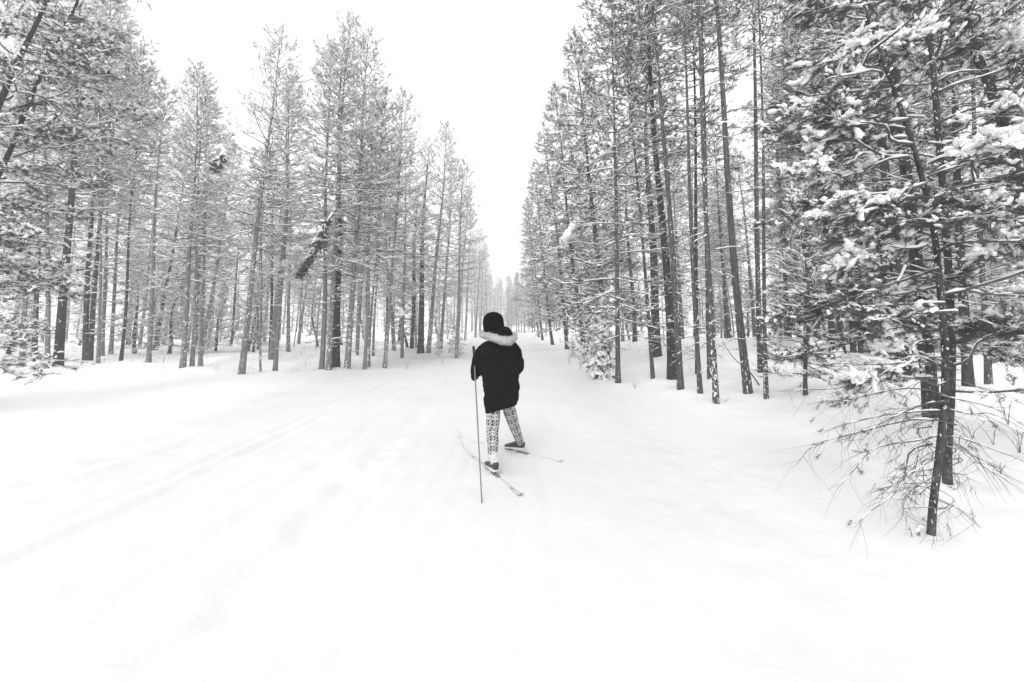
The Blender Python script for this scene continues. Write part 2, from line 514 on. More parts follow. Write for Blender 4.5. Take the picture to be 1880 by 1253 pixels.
BARKS = {'g': 'bark', 'd': 'bark_dark', 's': 'bark_snowy', 'p': 'bark_pale', 'q': 'bark_pale_snowy'}
TRUNKS = {}
def trunk_mesh(kind, b):
    key = (kind, b)
    if key not in TRUNKS:
        me = KIND[kind]['trunk'].copy()
        me.materials.clear(); me.materials.append(M[BARKS[b]])
        TRUNKS[key] = me
    return TRUNKS[key]
for k in KIND.values():
    for part, mm in (('wood', 'wood'), ('leaf', 'needle'), ('snow', 'snow')):
        if k[part] is not None:
            k[part].materials.clear(); k[part].materials.append(M[mm])

TREE_SPOTS = []
def plant(kind, loc, H, width, rz, lean=None, bark='g', label=None, group=None, name='pine_tree', cat='tree', parts=True):
    """one tree: an Empty at its foot > trunk, branchwork, crown > snow_load"""
    K = KIND[kind]
    e = bpy.data.objects.new(name, None)
    e.empty_display_size = 0.3
    COL.objects.link(e)
    s = H / K['H']
    rot = Matrix.Identity(4)
    if lean is not None:
        rot = Vector((0, 0, 1)).rotation_difference(lean).to_matrix().to_4x4()
    e.matrix_world = Matrix.Translation(loc) @ rot @ Matrix.Rotation(rz, 4, 'Z') @ Matrix.Scale(s, 4)
    tag(e, label, cat, group)
    if loc.x < 0: bark = {'g': 'p', 's': 'q'}.get(bark, bark)  # left trees take the bark copies paled to stand in for haze
    t = bpy.data.objects.new('trunk', trunk_mesh(kind, bark)); COL.objects.link(t); t.parent = e
    f = min(max(width / (2 * K['r0'] * s), 0.55), 1.9) if width else 1.0
    t.scale = (f, f, 1)
    w = bpy.data.objects.new('branchwork', K['wood']); COL.objects.link(w); w.parent = e
    c = None
    if K['leaf'] is not None:
        c = bpy.data.objects.new('crown', K['leaf']); COL.objects.link(c); c.parent = e
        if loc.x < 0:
            c.material_slots[0].link = 'OBJECT'; c.material_slots[0].material = M['needle_hazed']  # left crowns take the needles with haze painted into the colour
    sn = bpy.data.objects.new('snow_load', K['snow']); COL.objects.link(sn); sn.parent = c or e
    for q in (w, sn): q['kind'] = 'stuff'
    TREE_SPOTS.append((loc.x, loc.y, width or 0.1))
    return e

RNG = random.Random(7)
# foot pixel, trunk width in pixels, a pixel higher on the trunk, kind, bark, height, label
HEROES = [
 (40, 672, 8, (45, 516), 'deep0', 'g', 15, 'grey pine trunk nearest the left picture edge'),
 (63, 657, 8, (66, 540), 'deep1', 'd', 15, 'dark pine just beside the grey trunk at the left picture edge'),
 (86, 681, 7, (86, 488), 'deep2', 'g', 15, 'slim pine standing against the left side of the thick dark trunk'),
 (106, 678, 14, (128, 394), 'open1', 'd', 14, 'thick dark pine where a drooping snowy branch touches the ground'),
 (157, 663, 9, (162, 488), 'open2', 'd', 16.5, 'left trunk of the crossing pair of dark pines'),
 (165, 663, 8, (176, 480), 'deep0', 'd', 17, 'right trunk of the crossing pair of dark pines'),
 (180, 668, 5.5, (188, 510), 'pole0', 'g', 12, 'slender pine just right of the crossing dark pair'),
 (188, 655, 5, (192, 520), 'deep1', 'g', 16, 'thin pine close behind the slender one by the crossing pair'),
 (203, 653, 5, (209, 520), 'open0', 'g', 16, 'thin straight pine midway between crossing pair and leaning slender pine'),
 (222, 663, 5.5, (248, 380), 'pole1', 'd', 13, 'slender dark pine leaning right at the edge of the bright gap'),
 (335, 680, 9.5, (348, 385), 'open0', 's', 10.5, 'leftmost of three snow flecked pines at the left clearing edge'),
 (352, 678, 7.5, (364, 461), 'open2', 's', 10, 'middle of three snow flecked pines at the left clearing edge'),
 (368, 671, 7.5, (370, 540), 'deep1', 's', 10, 'rightmost of three snow flecked pines at the left clearing edge'),
 (443, 691, 11, (494, 170), 'open0', 's', 10.8, 'tall pine with snow plastered foot, nearest the clearing on the left'),
 (478, 686, 4, (484, 460), 'pole0', 's', 7, 'very thin pole pine between two tall pale pines'),
 (505, 686, 8, (533, 252), 'open1', 'g', 9.8, 'tall slim pale pine right of the very thin pole pine'),
 (496, 656, 6, (500, 560), 'deep1', 'd', 9.5, 'short dark trunk seen behind the tall slim pale pine'),
 (590, 684, 9.5, (604, 389), 'open2', 'g', 11, 'left outer pine of the close cluster of four trunks'),
 (603, 685, 10, (630, 252), 'open0', 's', 12, 'pale snow dusted pine, second in the close cluster of four'),
 (617, 682, 14, (629, 389), 'open0', 'd', 11.5, 'thick dark pine, third in the close cluster of four'),
 (637, 683, 11.5, (667, 258), 'open1', 's', 12, 'snow flecked pine at the right end of the cluster of four'),
 (669, 683, 7, (676, 532), 'open2', 'g', 10, 'grey pine with a thinner trunk touching its right side'),
 (677, 679, 5, (683, 540), 'pole1', 's', 10, 'thin trunk touching the grey pine right of the cluster of four'),
 (656, 656, 5, (662, 540), 'deep0', 'g', 11, 'thin pine behind the gap right of the cluster of four'),
 (685, 656, 5, (690, 540), 'deep2', 'g', 10.5, 'thin pine set back behind the pair of touching trunks'),
 (706, 680, 7.5, (736, 258), 'open0', 's', 10, 'lone pale pine leaning right, between touching pair and trail'),
 (738, 659, 6, (748, 389), 'open0', 'g', 11, 'slim pine a few steps behind the lone pale leaning pine'),
 (772, 650, 12, (778, 460), 'open1', 'd', 11.6, 'stout dark pine by the trail on the left'),
 (838, 660, 6, (842, 520), 'open2', 's', 9, 'whitened pine closest to the left of the skier'),
 (1135, 707, 9, (1129, 476), 'dense0', 's', 12.5, 'first pine right of the trail, beside the snow covered sapling'),
 (1199, 701, 7, (1163, 306), 'bare0', 'g', 13, 'slim pine leaning to the trail left of the darkest trunk'),
 (1206, 655, 17, (1200, 500), 'deep1', 'd', 13, 'stout dark trunk ending behind the slim leaning pine'),
 (1234, 701, 17, (1210, 271), 'deep2', 'd', 13.5, 'darkest thick trunk on the right side of the trail'),
 (1250, 722, 12, (1226, 255), 'bare1', 's', 13.5, 'snow flecked pine directly right of the darkest trunk'),
 (1281, 691, 8, (1273, 396), 'deep1', 'd', 12.5, 'dark pine hidden behind a slimmer snow flecked trunk'),
 (1286, 728, 8, (1265, 239), 'bare0', 's', 12.5, 'slim snow flecked pine in front of a dark trunk'),
 (1303, 700, 6, (1297, 476), 'bare1', 'g', 13, 'thin pine just left of the foremost snow flecked trunk'),
 (1315, 745, 11, (1287, 271), 'bare1', 's', 12.5, 'foremost snow flecked pine of the right hand stand'),
 (1374, 726, 14, (1319, 150), 'bare0', 'g', 14.5, 'tall bare grey pine with a fallen stick leaning behind it'),
 (1397, 686, 10, (1389, 460), 'bare1', 'g', 14, 'smooth grey pine behind the tall bare grey one'),
 (1407, 734, 6, (1393, 281), 'bare0', 's', 10, 'thin pole pine bending right beside the tall bare grey pine'),
 (1447, 625, 11, (1437, 444), 'deep1', 'd', 13, 'dark pine standing on top of the snow rise'),
 (1528, 658, 10, (1522, 520), 'deep1', 'd', 13, 'dark pine left of the crooked trunk on the slope'),
 (1567, 650, 9, (1562, 520), 'deep2', 'd', 13, 'dark trunk between crooked trunk and stout slope pine'),
 (1584, 659, 12, (1578, 500), 'deep0', 'd', 13, 'stout dark pine right of the crooked trunk on the slope'),
 (1658, 694, 21, (1642, 444), 'deep2', 'd', 13.5, 'very thick dark pine on the slope behind the bare drooping twigs'),
 (1712, 768, 23, (1690, 480), 'deep0', 'd', 12, 'thickest dark trunk right behind the near young pine'),
 (1778, 713, 16, (1762, 480), 'deep1', 'd', 12, 'thick dark pine right of the near young pine'),
 (1815, 705, 8, (1806, 520), 'deep1', 'g', 12, 'slim grey pine near the right picture edge'),
 (1551, 655, 7, (1540, 600), 'pole0', 'd', 8, 'crooked thin trunk leaning left on the snowy slope'),
]
for i, (px, py, w, up, kind, bark, H, lab) in enumerate(HEROES):
    loc = on_ground(px, py)
    if px == 1447: loc = at_depth(px, py, 18.0); loc.z = float(terrain(loc.x, loc.y))
    T = at_depth(up[0], up[1], loc.y)
    lean = (T - loc).normalized()
    side = 'pines at the left forest edge' if px < 900 else 'pines at the right forest edge'
    plant(kind, loc, H, w * loc.y / FPX, RNG.uniform(0, 6.28), lean, bark, lab, side)

# pines lining the far trail, both sides
FAR_EDGE = [
 (-4.4, 22, 'open0', 12.5, 'snow whitened pine whose crown tops the dip left of the trail'), (-4.6, 27, 'open0', 12.5, 'second pine along the left trail edge beyond the stout dark one'),
 (-4.3, 33, 'open1', 12.5, 'third pine along the left trail edge beyond the stout dark one'), (-4.5, 40, 'open2', 12.5, 'fourth pine along the left trail edge beyond the stout dark one'),
 (-4.2, 48, 'open0', 12.5, 'fifth pine along the left trail edge beyond the stout dark one'), (-4.4, 58, 'open0', 12.5, 'sixth pine along the left trail edge beyond the stout dark one'),
 (3.5, 15.5, 'dense1', 13.0, 'dense pine with drooping limbs, first behind the snow covered sapling'), (3.5, 20.0, 'dense2', 13.5, 'dense pine with drooping limbs, second behind the snow covered sapling'),
 (3.3, 25, 'dense0', 14, 'dense pine with drooping limbs, third behind the snow covered sapling'), (3.1, 32, 'dense1', 14, 'dense pine with drooping limbs, fourth behind the snow covered sapling'),
 (3.0, 41, 'dense2', 14.0, 'dense dark pine at the far right bend of the trail'), (3.2, 50, 'dense0', 14.0, 'pale dense pine behind the far bend of the trail'),
]
for x, y, kind, H, lab in FAR_EDGE:
    loc = Vector((x, y, float(terrain(x, y))))
    lean = Vector((0.05 if x < 0 else -0.085, 0, 1)).normalized()
    plant(kind, loc, H, 0.24, RNG.uniform(0, 6.28), lean, 'd' if x > 0 and y < 45 else 's', lab, 'pines lining the far trail')

# fill of the forest, looking alike
MARKS = [(106, 'the thick dark pine at far left'), (165, 'the crossing dark pair'), (222, 'the slender dark leaning pine'), (352, 'the three snow flecked pines'), (443, 'the pine with snow plastered foot'),
         (505, 'the tall slim pale pine'), (617, 'the thick dark pine of four'), (706, 'the lone pale leaning pine'), (772, 'the stout dark trailside pine'), (1135, 'the first pine right of trail'),
         (1234, 'the darkest thick trunk'), (1315, 'the foremost flecked pine'), (1374, 'the tall bare grey pine'), (1447, 'the dark pine atop the rise'), (1584, 'the stout slope pine'), (1658, 'the very thick slope pine'),
         (1778, 'the thick pine beyond the young one')]
ORD = 'first second third fourth fifth sixth seventh eighth ninth tenth eleventh twelfth thirteenth fourteenth fifteenth sixteenth seventeenth eighteenth nineteenth twentieth'.split()
def own_labels(trees, word):
    by = {}
    for e in trees:
        x, y, _ = e.location
        px = CX + FPX * x / (y * CT)
        left = [m for m in MARKS if m[0] <= px and (m[0] < 940) == (px < 940)]
        m = left[-1] if left else [q for q in MARKS if (q[0] < 940) == (px < 940)][0]
        by.setdefault((m[1], 'right' if left else 'left'), []).append((abs(px - m[0]), e))
    for (m, side), rows in by.items():
        for i, (_, e) in enumerate(sorted(rows, key=lambda r: r[0])):
            e['label'] = '%s %s to the %s of %s' % (ORD[min(i, 19)], word, side, m)

def fill(n, x0, x1, y0, y1, ok, kinds, label, group, mind, hs=(11.5, 14), barks='gds', word=None):
    made, tries, new = 0, 0, []
    while made < n and tries < 8000:
        tries += 1
        y = y0 + (y1 - y0) * RNG.random() ** 1.2
        x = RNG.uniform(x0, x1)
        if abs(x) > 1.32 * y + 3 or not ok(x, y): continue
        if any((x - a) ** 2 + (y - b) ** 2 < mind ** 2 for a, b, _ in TREE_SPOTS): continue
        k = RNG.choice(kinds)
        pole = k.startswith('pole')
        new.append(plant(k, Vector((x, y, float(terrain(x, y)) - 0.03)), RNG.uniform(6, 9.5) if pole else RNG.uniform(*hs), RNG.uniform(0.05, 0.09) if pole else RNG.uniform(0.15, 0.27), RNG.uniform(0, 6.28),
              Vector((RNG.gauss(0, .032), RNG.gauss(0, .03), 1)).normalized(), RNG.choice(barks), label, group))
        made += 1
    if word: own_labels(new, word)
left_ok = lambda x, y: x < -5.4 and y > 15.5 - 0.02 * x and not (-13.5 < x < -11 and y < 18) or (x < -4.6 and y > 24)
right_ok = lambda x, y: x > 5.2 and y > 11 + 0.1 * x and not (0.44 < x / y < 0.66 and y < 24)
DEEP = ['deep0', 'deep1', 'deep2', 'deep1']
fill(50, -32, -4.6, 15, 34, left_ok, DEEP + ['open1', 'open2', 'pole0', 'pole1'], 'x', 'pines inside the left stand', 1.35, (8.0, 11.3), word='set back pine')
fill(58, 5, 30, 11, 34, right_ok, DEEP + ['dense0', 'open2', 'pole0', 'pole1'], 'x', 'pines inside the right stand', 1.35, word='set back pine')
fill(26, -30, -5.5, 20, 42, left_ok, ['young0', 'young1'], 'x', 'young pines under the left trees', 1.0, (2.5, 5.0), 'd', word='low young pine')
fill(22, 6, 30, 14, 40, right_ok, ['young0', 'young1'], 'x', 'young pines under the right trees', 1.0, (2.4, 4.8), 'd', word='low young pine')
fill(44, -56, -4.6, 34, 72, left_ok, DEEP + ['open0'], 'faint pine deep in the forest left of the trail', 'far pines deep in the left forest', 1.8, (10.5, 12.5))
fill(40, 4.5, 56, 34, 72, right_ok, DEEP + ['dense1'], 'faint pine deep in the forest right of the trail', 'far pines deep in the right forest', 1.8)
fill(22, -9, 9, 58, 100, lambda x, y: abs(x) > 3.4 or y > 84, ['dense0', 'dense1', 'open0', 'open0', 'dense2'], 'hazy pine where the trail disappears into the forest', 'hazy pines at the end of the trail', 1.6)
fill(12, -4.5, 5, 78, 104, lambda x, y: True, ['dense0', 'dense1', 'open0', 'dense2'], 'hazy pine where the trail disappears into the forest', 'hazy pines at the end of the trail', 1.3, (7.5, 12))

# the wood beyond them, one mass
def distant_forest():
    rng = np.random.default_rng(77)
    protos = []
    for q in range(4):
        K = pine_kind(400 + q, 11.5, 0.12, 0.07, 2.3, whorl=0.8, prof=0.6, dead_lo=0.03, dead_n=1.4, dead_L=1.4, live=dict(n=4, k=3, twig0=1, twig=1.0, shoots=1, shoot_len=0.3, needles=11, nlen=0.32, nw=0.03, pad=0.06, pad_p=0.6, pad_k=3, cover=0, tcover=0),
                      dead=dict(n=3, k=3, twig0=1, twig=0.3, cover=0.02, tcover=0, br=0.03))
        arr = []
        for part in ('trunk', 'wood', 'leaf', 'snow'):
            me = K[part]; me.calc_loop_triangles()
            co = np.empty(len(me.vertices) * 3, np.float32); me.vertices.foreach_get('co', co)
            tr = np.empty(len(me.loop_triangles) * 3, np.int32); me.loop_triangles.foreach_get('vertices', tr)
            arr.append((co.reshape(-1, 3), tr.reshape(-1, 3)))
            bpy.data.meshes.remove(me)
        protos.append(arr)
    V, T, MI, off, n = [], [], [], 0, 0
    while n < 76:
        y = rng.uniform(46, 105); x = rng.uniform(-105, 105)
        if abs(x) > 1.3 * y + 6 or (abs(x) < 6.5 and y < 92): continue
        n += 1
        a = rng.uniform(0, 6.28); s_ = rng.uniform(0.8, 1.08); c, sn = math.cos(a) * s_, math.sin(a) * s_
        R_ = np.array([[c, -sn, 0], [sn, c, 0], [0, 0, s_]])
        for mi, (co, tr) in enumerate(protos[n % 4]):
            V.append(co @ R_.T + np.array([x, y, float(terrain(x, y))])); T.append(tr + off); MI.append(np.full(len(tr), mi, np.int32)); off += len(co)
    b = Buf(); b.add(np.concatenate(V), None, np.concatenate(T))
    me = b.mesh('distant_forest', False)
    o = link('distant_forest', me)
    for mm in ('bark_pale', 'wood', 'needle_hazed', 'snow'): me.materials.append(M[mm])
    me.polygons.foreach_set('material_index', np.concatenate(MI))
    tag(o, 'hazy mass of far pines closing the view between the trunks', kind='stuff')
distant_forest()

# ------------------------------------------------------------------ near trees, branch by branch
def near_pine(seed, pts, radii, label, branches, o, needle='needle_near', bark='bark_near', top_extra=0.0, name='young_pine', group=None):
    rng = np.random.default_rng(seed)
    pts = np.array(pts, float)
    foot = pts[0].copy()
    e = bpy.data.objects.new(name, None); COL.objects.link(e); e.location = foot
    tag(e, label, 'tree', group)
    rel = pts - foot
    zz = np.linspace(0, rel[-1, 2], 30)
    px = np.interp(zz, rel[:, 2], rel[:, 0]) ; py = np.interp(zz, rel[:, 2], rel[:, 1])
    ker = np.array([1, 2, 3, 2, 1]) / 9.0
    px = np.convolve(np.pad(px, 2, 'edge'), ker, 'valid'); py = np.convolve(np.pad(py, 2, 'edge'), ker, 'valid')
    rr = np.interp(zz / zz[-1], np.linspace(0, 1, len(radii)), radii) * (1 + rng.normal(0, 0.03, 30))
    tb = Buf()
    P = np.stack([px, py, zz], -1); P = np.concatenate([P[:1] - [0, 0, 0.3], P])
    tubes(tb, P[None], np.concatenate([rr[:1], rr])[None], 12)
    link('trunk', tb.mesh('near_trunk'), e, M[bark])
    path = lambda z: np.array([np.interp(z, zz, px), np.interp(z, zz, py), z])
    for (z, az, L, el, opt) in branches(rng, rel[-1, 2]):
        wood, leaf, snow = Buf(), Buf(), Buf()
        oo = dict(o); oo.update(opt)
        if needle == 'needle_near' and 'keep' not in opt and rng.random() < 0.30:
            oo.update(pad_p=0.62, pad=0.0165, cover=0.013, tcover=0.011, droop=oo['droop'] + 0.12)
        grow(rng, wood, leaf, snow, path(z)[None], np.array([az]), np.array([L]), np.array([el]), oo)
        b = link('branch', wood.mesh('branch'), e, M['wood'])
        if leaf.n: link('needles', leaf.mesh('needles', False), b, M[needle])
        if snow.n: link('snow_load', snow.mesh('snow_load'), b, M['snow'])['kind'] = 'stuff'
    return e

NEAR = dict(BASE, br=0.011, Lref=1.0, cover=0.007, cover_p=0.85, twig0=5, twig=12, tw0=0.10, tw1=0.26, tr=0.0026, tcover=0.006, tcover_p=0.55, shoots=6, shoot_len=0.085,
            shoot_up=-0.05, needles=36, nlen=0.056, nw=0.0012, pad=0.010, pad_var=0.4, pad_p=0.16, pad_k=4, pad_n=4, pad_lift=0.55, pad_prof=(0.25, 0.9, 1.0, 0.25), n=9, k=6, wig=0.06, s_in=0.25, twig_up=0.0)
g0 = on_ground(1705, 980)
yy = g0.y
near_pts = [tuple(g0)] + [tuple(at_depth(a, b, yy + dy)) for a, b, dy in ((1712, 925, 0.0), (1722, 863, 0.01), (1733, 768, 0.02), (1738, 640, 0.03), (1731, 587, 0.03), (1723, 492, 0.04), (1715, 412, 0.05), (1687, 303, 0.06), (1661, 217, 0.08), (1625, 121, 0.1), (1590, 20, 0.12), (1575, -60, 0.12))]
def near_branches(rng, H):
    out = []
    for z in np.linspace(0.22, 0.95, 26):        # bare curled twigs low down
        az = rng.uniform(0, 6.28)
        out.append((z, az, rng.uniform(0.25, 0.5), math.radians(rng.uniform(-30, 5)), dict(keep=0.03, tw_bend=0.4, pad_p=0.05, cover=0.001, cover_p=0.3, tr=0.0018, shoots=2, needles=24, nlen=0.045, tcover=0.0, droop=0.55, up=0.1, br=0.006, wig=0.12, tw_curve=-0.25, twig_up=-0.3, twig=12)))
    for z, azd, L, el in ((0.62, 188, 0.85, -16), (0.80, 172, 1.05, 8), (0.95, 200, 1.0, 4), (1.05, 160, 1.15, 12), (0.9, 350, 0.6, 0), (1.1, 20, 0.75, 5), (1.0, 265, 0.5, 0), (1.2, 185, 1.0, 12), (0.7, 165, 0.8, -6), (0.75, 205, 0.7, -10), (0.88, 182, 0.95, 2), (1.0, 150, 0.9, 8), (0.7, 330, 0.5, -5), (1.1, 215, 0.9, 8), (1.25, 170, 1.1, 14)):
        out.append((z, math.radians(azd), L, math.radians(el), dict(droop=0.42, up=0.06, keep=0.16, tw_bend=0.3, tr=0.0016, shoots=2, needles=30, nlen=0.045, pad_p=0.08, cover=0.002, cover_p=0.5, tcover=0.0, br=0.007, twig_up=-0.25, tw_curve=-0.30, twig=11, tw1=0.3)))
    for z in np.linspace(1.42, H * 0.97, 46):
        t = (z - 1.42) / (H - 1.42)
        az = rng.uniform(0, 6.28)
        if rng.random() < 0.45: az = math.pi + rng.normal(0, 0.6)
        out.append((z, az, (1.15 - 0.4 * t * t) * rng.uniform(0.6, 1.1), math.radians(-6 + 34 * t + rng.normal(0, 8)), dict(droop=0.34 * (1 - 0.6 * t))))
    return out
near_pine(201, near_pts, [0.025, 0.023, 0.021, 0.016, 0.007], 'nearest young pine with bare drooping twigs and thin leaning trunk', near_branches, NEAR)

g1 = on_ground(1735, 874)
pts1 = [tuple(g1)] + [tuple(at_depth(a, b, g1.y)) for a, b in ((1748, 704), (1745, 560), (1737, 420), (1728, 300), (1715, 150), (1700, 0), (1680, -200))]
def second_branches(rng, H):
    out = []
    for z in np.linspace(0.8, H * 0.97, 46):
        t = (z - 0.8) / (H - 0.8)
        out.append((z, rng.uniform(0, 6.28), (1.25 - 0.6 * t) * rng.uniform(0.6, 1.1), math.radians(-6 + 40 * t + rng.normal(0, 10)), dict(droop=0.28)))
    return out
near_pine(202, pts1, [0.036, 0.030, 0.024, 0.014], 'second thin pine standing close behind the nearest young pine', second_branches, dict(NEAR, nw=0.0015, needles=30))

# tree outside the right edge whose crooked top and snowy limbs enter the picture
b2 = Vector((5.6, 4.3, float(terrain(5.6, 4.3))))
pts2 = [tuple(b2)] + [tuple(at_depth(a, b, 4.3)) for a, b in ((1925, 560), (1885, 380), (1856, 271), (1840, 223), (1827, 179), (1795, 105), (1773, 57), (1755, -60))]
def third_branches(rng, H):
    out = []
    for z in np.linspace(1.2, H * 0.97, 40):
        t = (z - 1.2) / (H - 1.2)
        az = rng.uniform(0, 6.28)
        out.append((z, az, (1.5 - 0.7 * t) * rng.uniform(0.6, 1.1), math.radians(-4 + 38 * t + rng.normal(0, 10)), dict(droop=0.24, cover=0.010)))
    return out
near_pine(203, pts2, [0.06, 0.052, 0.045, 0.03], 'crooked pine rising past the right picture edge with snowy limbs', third_branches, dict(NEAR, br=0.018, Lref=1.4, nw=0.0015, needles=30))

# trees outside the left edge leaning into the picture
NL = dict(NEAR, shoots=4, shoot_up=0.12, br=0.016, Lref=1.5, nw=0.0026, needles=26, nlen=0.085, pad_p=0.65, pad=0.018, pad_n=2, pad_k=3, cover=0.016, tcover=0.012, tcover_p=0.8, shoot_len=0.11, tw0=0.16, tw1=0.30, twig=9, k=5)
def left_branches(z0, L0, n):
    def f(rng, H):
        out = []
        for z in np.linspace(z0, H * 0.98, n):
            t = (z - z0) / (H - z0)
            out.append((z, rng.uniform(0, 6.28), (L0 - 0.55 * L0 * t) * rng.uniform(0.6, 1.15), math.radians(-8 + 45 * t + rng.normal(0, 10)), dict(droop=0.18)))
        return out
    return f
Y3 = 7.6
b3 = at_depth(-150, 690, Y3); b3.z = float(terrain(b3.x, b3.y))
pts3 = [tuple(b3)] + [tuple(at_depth(a, b, Y3)) for a, b in ((-90, 480), (21, 281), (41, 214), (69, 150), (112, 64), (140, 13), (175, -70), (215, -190))]
near_pine(204, pts3, [0.06, 0.045, 0.036, 0.024, 0.01], 'snow laden pine leaning in from the left picture edge', left_branches(1.0, 2.1, 66), NL, needle='needle', bark='bark_dark', name='pine_tree')
Y4 = 6.9
b4 = at_depth(-170, 720, Y4); b4.z = float(terrain(b4.x, b4.y))
pts4 = [tuple(b4)] + [tuple(at_depth(a, b, Y4)) for a, b in ((-100, 420), (-30, 260), (4, 179), (38, 96), (77, 29), (110, -60), (140, -180))]
near_pine(205, pts4, [0.07, 0.055, 0.045, 0.03, 0.012], 'dark pine crossing the top left picture corner', left_branches(1.4, 1.8, 60), NL, needle='needle', bark='bark_dark', name='pine_tree')

# ------------------------------------------------------------------ ground
def vnoise(x, y, seed):
    rs = np.random.default_rng(seed)
    tab = rs.random((256, 256))
    xi = np.floor(x).astype(int); yi = np.floor(y).astype(int)
    fx = x - xi; fy = y - yi
    fx = fx * fx * (3 - 2 * fx); fy = fy * fy * (3 - 2 * fy)
    g = lambda a, b: tab[a % 256, b % 256]
    return (g(xi, yi) * (1 - fx) + g(xi + 1, yi) * fx) * (1 - fy) + (g(xi, yi + 1) * (1 - fx) + g(xi + 1, yi + 1) * fx) * fy - 0.5

def axis(parts):
    out = []
    for a, b, st in parts:
        out.append(np.linspace(a, b, max(2, int(round((b - a) / st))), endpoint=False))
    out.append(np.array([parts[-1][1]]))
    return np.concatenate(out)
xs = axis([(-170, -40, 8), (-40, -16, 0.7), (-16, -7, 0.18), (-7, 2.6, 0.045), (2.6, 8, 0.08), (8, 16, 0.25), (16, 40, 0.8), (40, 170, 8)])
ys = axis([(-30, -2, 2.0), (-2, 1, 0.2), (1, 6, 0.045), (6, 12, 0.11), (12, 24, 0.25), (24, 60, 0.6), (60, 200, 5)])
X, Y = np.meshgrid(xs, ys)
Zg = terrain(X, Y)
Zg += 0.05 * vnoise(X * 0.5, Y * 0.35, 1) + 0.025 * vnoise(X * 1.7, Y * 1.2, 2) + 0.010 * vnoise(X * 5, Y * 4, 3)
wild = np.maximum(sstep(2.6, 4.5, X - 0.03 * Y), np.maximum(sstep(11, 15, Y) * sstep(-4.6, -6.5, X), sstep(17, 24, Y) * sstep(-3.0, -4.5, X)))
Zg += wild * (0.16 * vnoise(X * 0.9, Y * 0.8, 11) + 0.09 * vnoise(X * 2.1, Y * 1.9, 12) + 0.04 * vnoise(X * 4.5, Y * 4.2, 13))
soft = sstep(1.5, 3.5, np.abs(X + 1.0))
Zg += (0.012 * vnoise(X * 11, Y * 9, 4)) * (0.3 + 0.7 * soft)
trs = [(-6.3, .10, .030), (-4.95, .30, .060), (-4.4, .10, .030), (-3.55, .09, .040), (-3.25, .09, .040), (-2.55, .10, .022), (-2.2, .12, .022), (-1.65, .17, .05), (-1.25, .07, .02),
       (-0.75, .06, .025), (-0.5, .06, .022), (0.05, .06, .016), (0.3, .06, .016), (0.9, .10, .015), (1.5, .14, .014)]
for i, (x0, wd, dp) in enumerate(trs):
    cx_ = x0 + 0.10 * vnoise(Y * 0.35, Y * 0 + i, 20 + i) + 0.04 * vnoise(Y * 1.3, Y * 0 + i, 40 + i) + 0.012 * (Y - 5)*np.sign(-x0)*0
    broken = 0.35 + 1.3 * np.clip(vnoise(Y * 2.2 + X * 0.4, Y * 0.3 + 3 * i, 60 + i) + 0.4, 0, 1)
    d = (X - cx_) / wd
    dp = dp * (0.22 + 0.72 * sstep(8.5, 3.5, Y)) * (0.45 if x0 > -1.4 else 1.0)
    Zg -= dp * np.exp(-d * d * 1.5) * broken * sstep(60, 8, Y) * sstep(-1, 1, Y)
    Zg += 0.35 * dp * np.exp(-(np.abs(d) - 1.5) ** 2 * 2) * broken * sstep(40, 8, Y)
    if wd > .15:
        dp = dp * 1.0
        Zg += dp * 0.9 * vnoise(X * 7, Y * 5, 80 + i) * np.exp(-d * d * 0.5) * sstep(30, 8, Y)
for x, y, w in TREE_SPOTS:
    if y < 26:
        sx = np.abs(xs - x) < 1.2; sy = np.abs(ys - y) < 1.2
        if sx.any() and sy.any():
            sub = np.ix_(sy, sx)
            Zg[sub] += 0.05 * np.exp(-((X[sub] - x) ** 2 + (Y[sub] - y) ** 2) / 0.22)
gb = Buf()
nx, ny = len(xs), len(ys)
idx = np.arange(nx * ny).reshape(ny, nx)
gb.add(np.stack([X, Y, Zg], -1), np.stack([idx[:-1, :-1], idx[:-1, 1:], idx[1:, 1:], idx[1:, :-1]], -1).reshape(-1, 4))
ground = link('snow_ground', gb.mesh('snow_ground'), None, M['snow_ground'])
tag(ground, 'smooth white snow field with faint ski tracks', kind='structure')

def ground_z(x, y):
    i = int(np.clip(np.searchsorted(ys, y), 1, ny - 1)); j = int(np.clip(np.searchsorted(xs, x), 1, nx - 1))
    return float(Zg[i, j])
# ------------------------------------------------------------------ the skier
def loft(buf, C, A, Bv, k=20, rot=None, flat=None):
    """closed loft of ellipses: centres, half widths (x-ish), half depths; rot = yaw of the ellipse"""
    C = np.array(C, float); n = len(C)
    a = np.linspace(0, 2 * math.pi, k, endpoint=False)
    yaw = np.zeros(n) if rot is None else np.array(rot, float) * np.ones(n)
    ex = np.stack([np.cos(yaw), np.sin(yaw), 0 * yaw], -1); ey = np.stack([-np.sin(yaw), np.cos(yaw), 0 * yaw], -1)
    A = np.array(A, float); Bv = np.array(Bv, float)
    V = C[:, None] + ex[:, None] * (np.cos(a)[None, :, None] * A[:, None, None]) + ey[:, None] * (np.sin(a)[None, :, None] * Bv[:, None, None])
    idx = np.arange(n * k).reshape(n, k)
    q = np.stack([idx[:-1], np.roll(idx, -1, 1)[:-1], np.roll(idx, -1, 1)[1:], idx[1:]], -1).reshape(-1, 4)
    v = np.concatenate([V.reshape(-1, 3), C[:1], C[-1:]])
    t = [(n * k, idx[0, (j + 1) % k], idx[0, j]) for j in range(k)] + [(n * k + 1, idx[-1, j], idx[-1, (j + 1) % k]) for j in range(k)]
    buf.add(v, q, t)

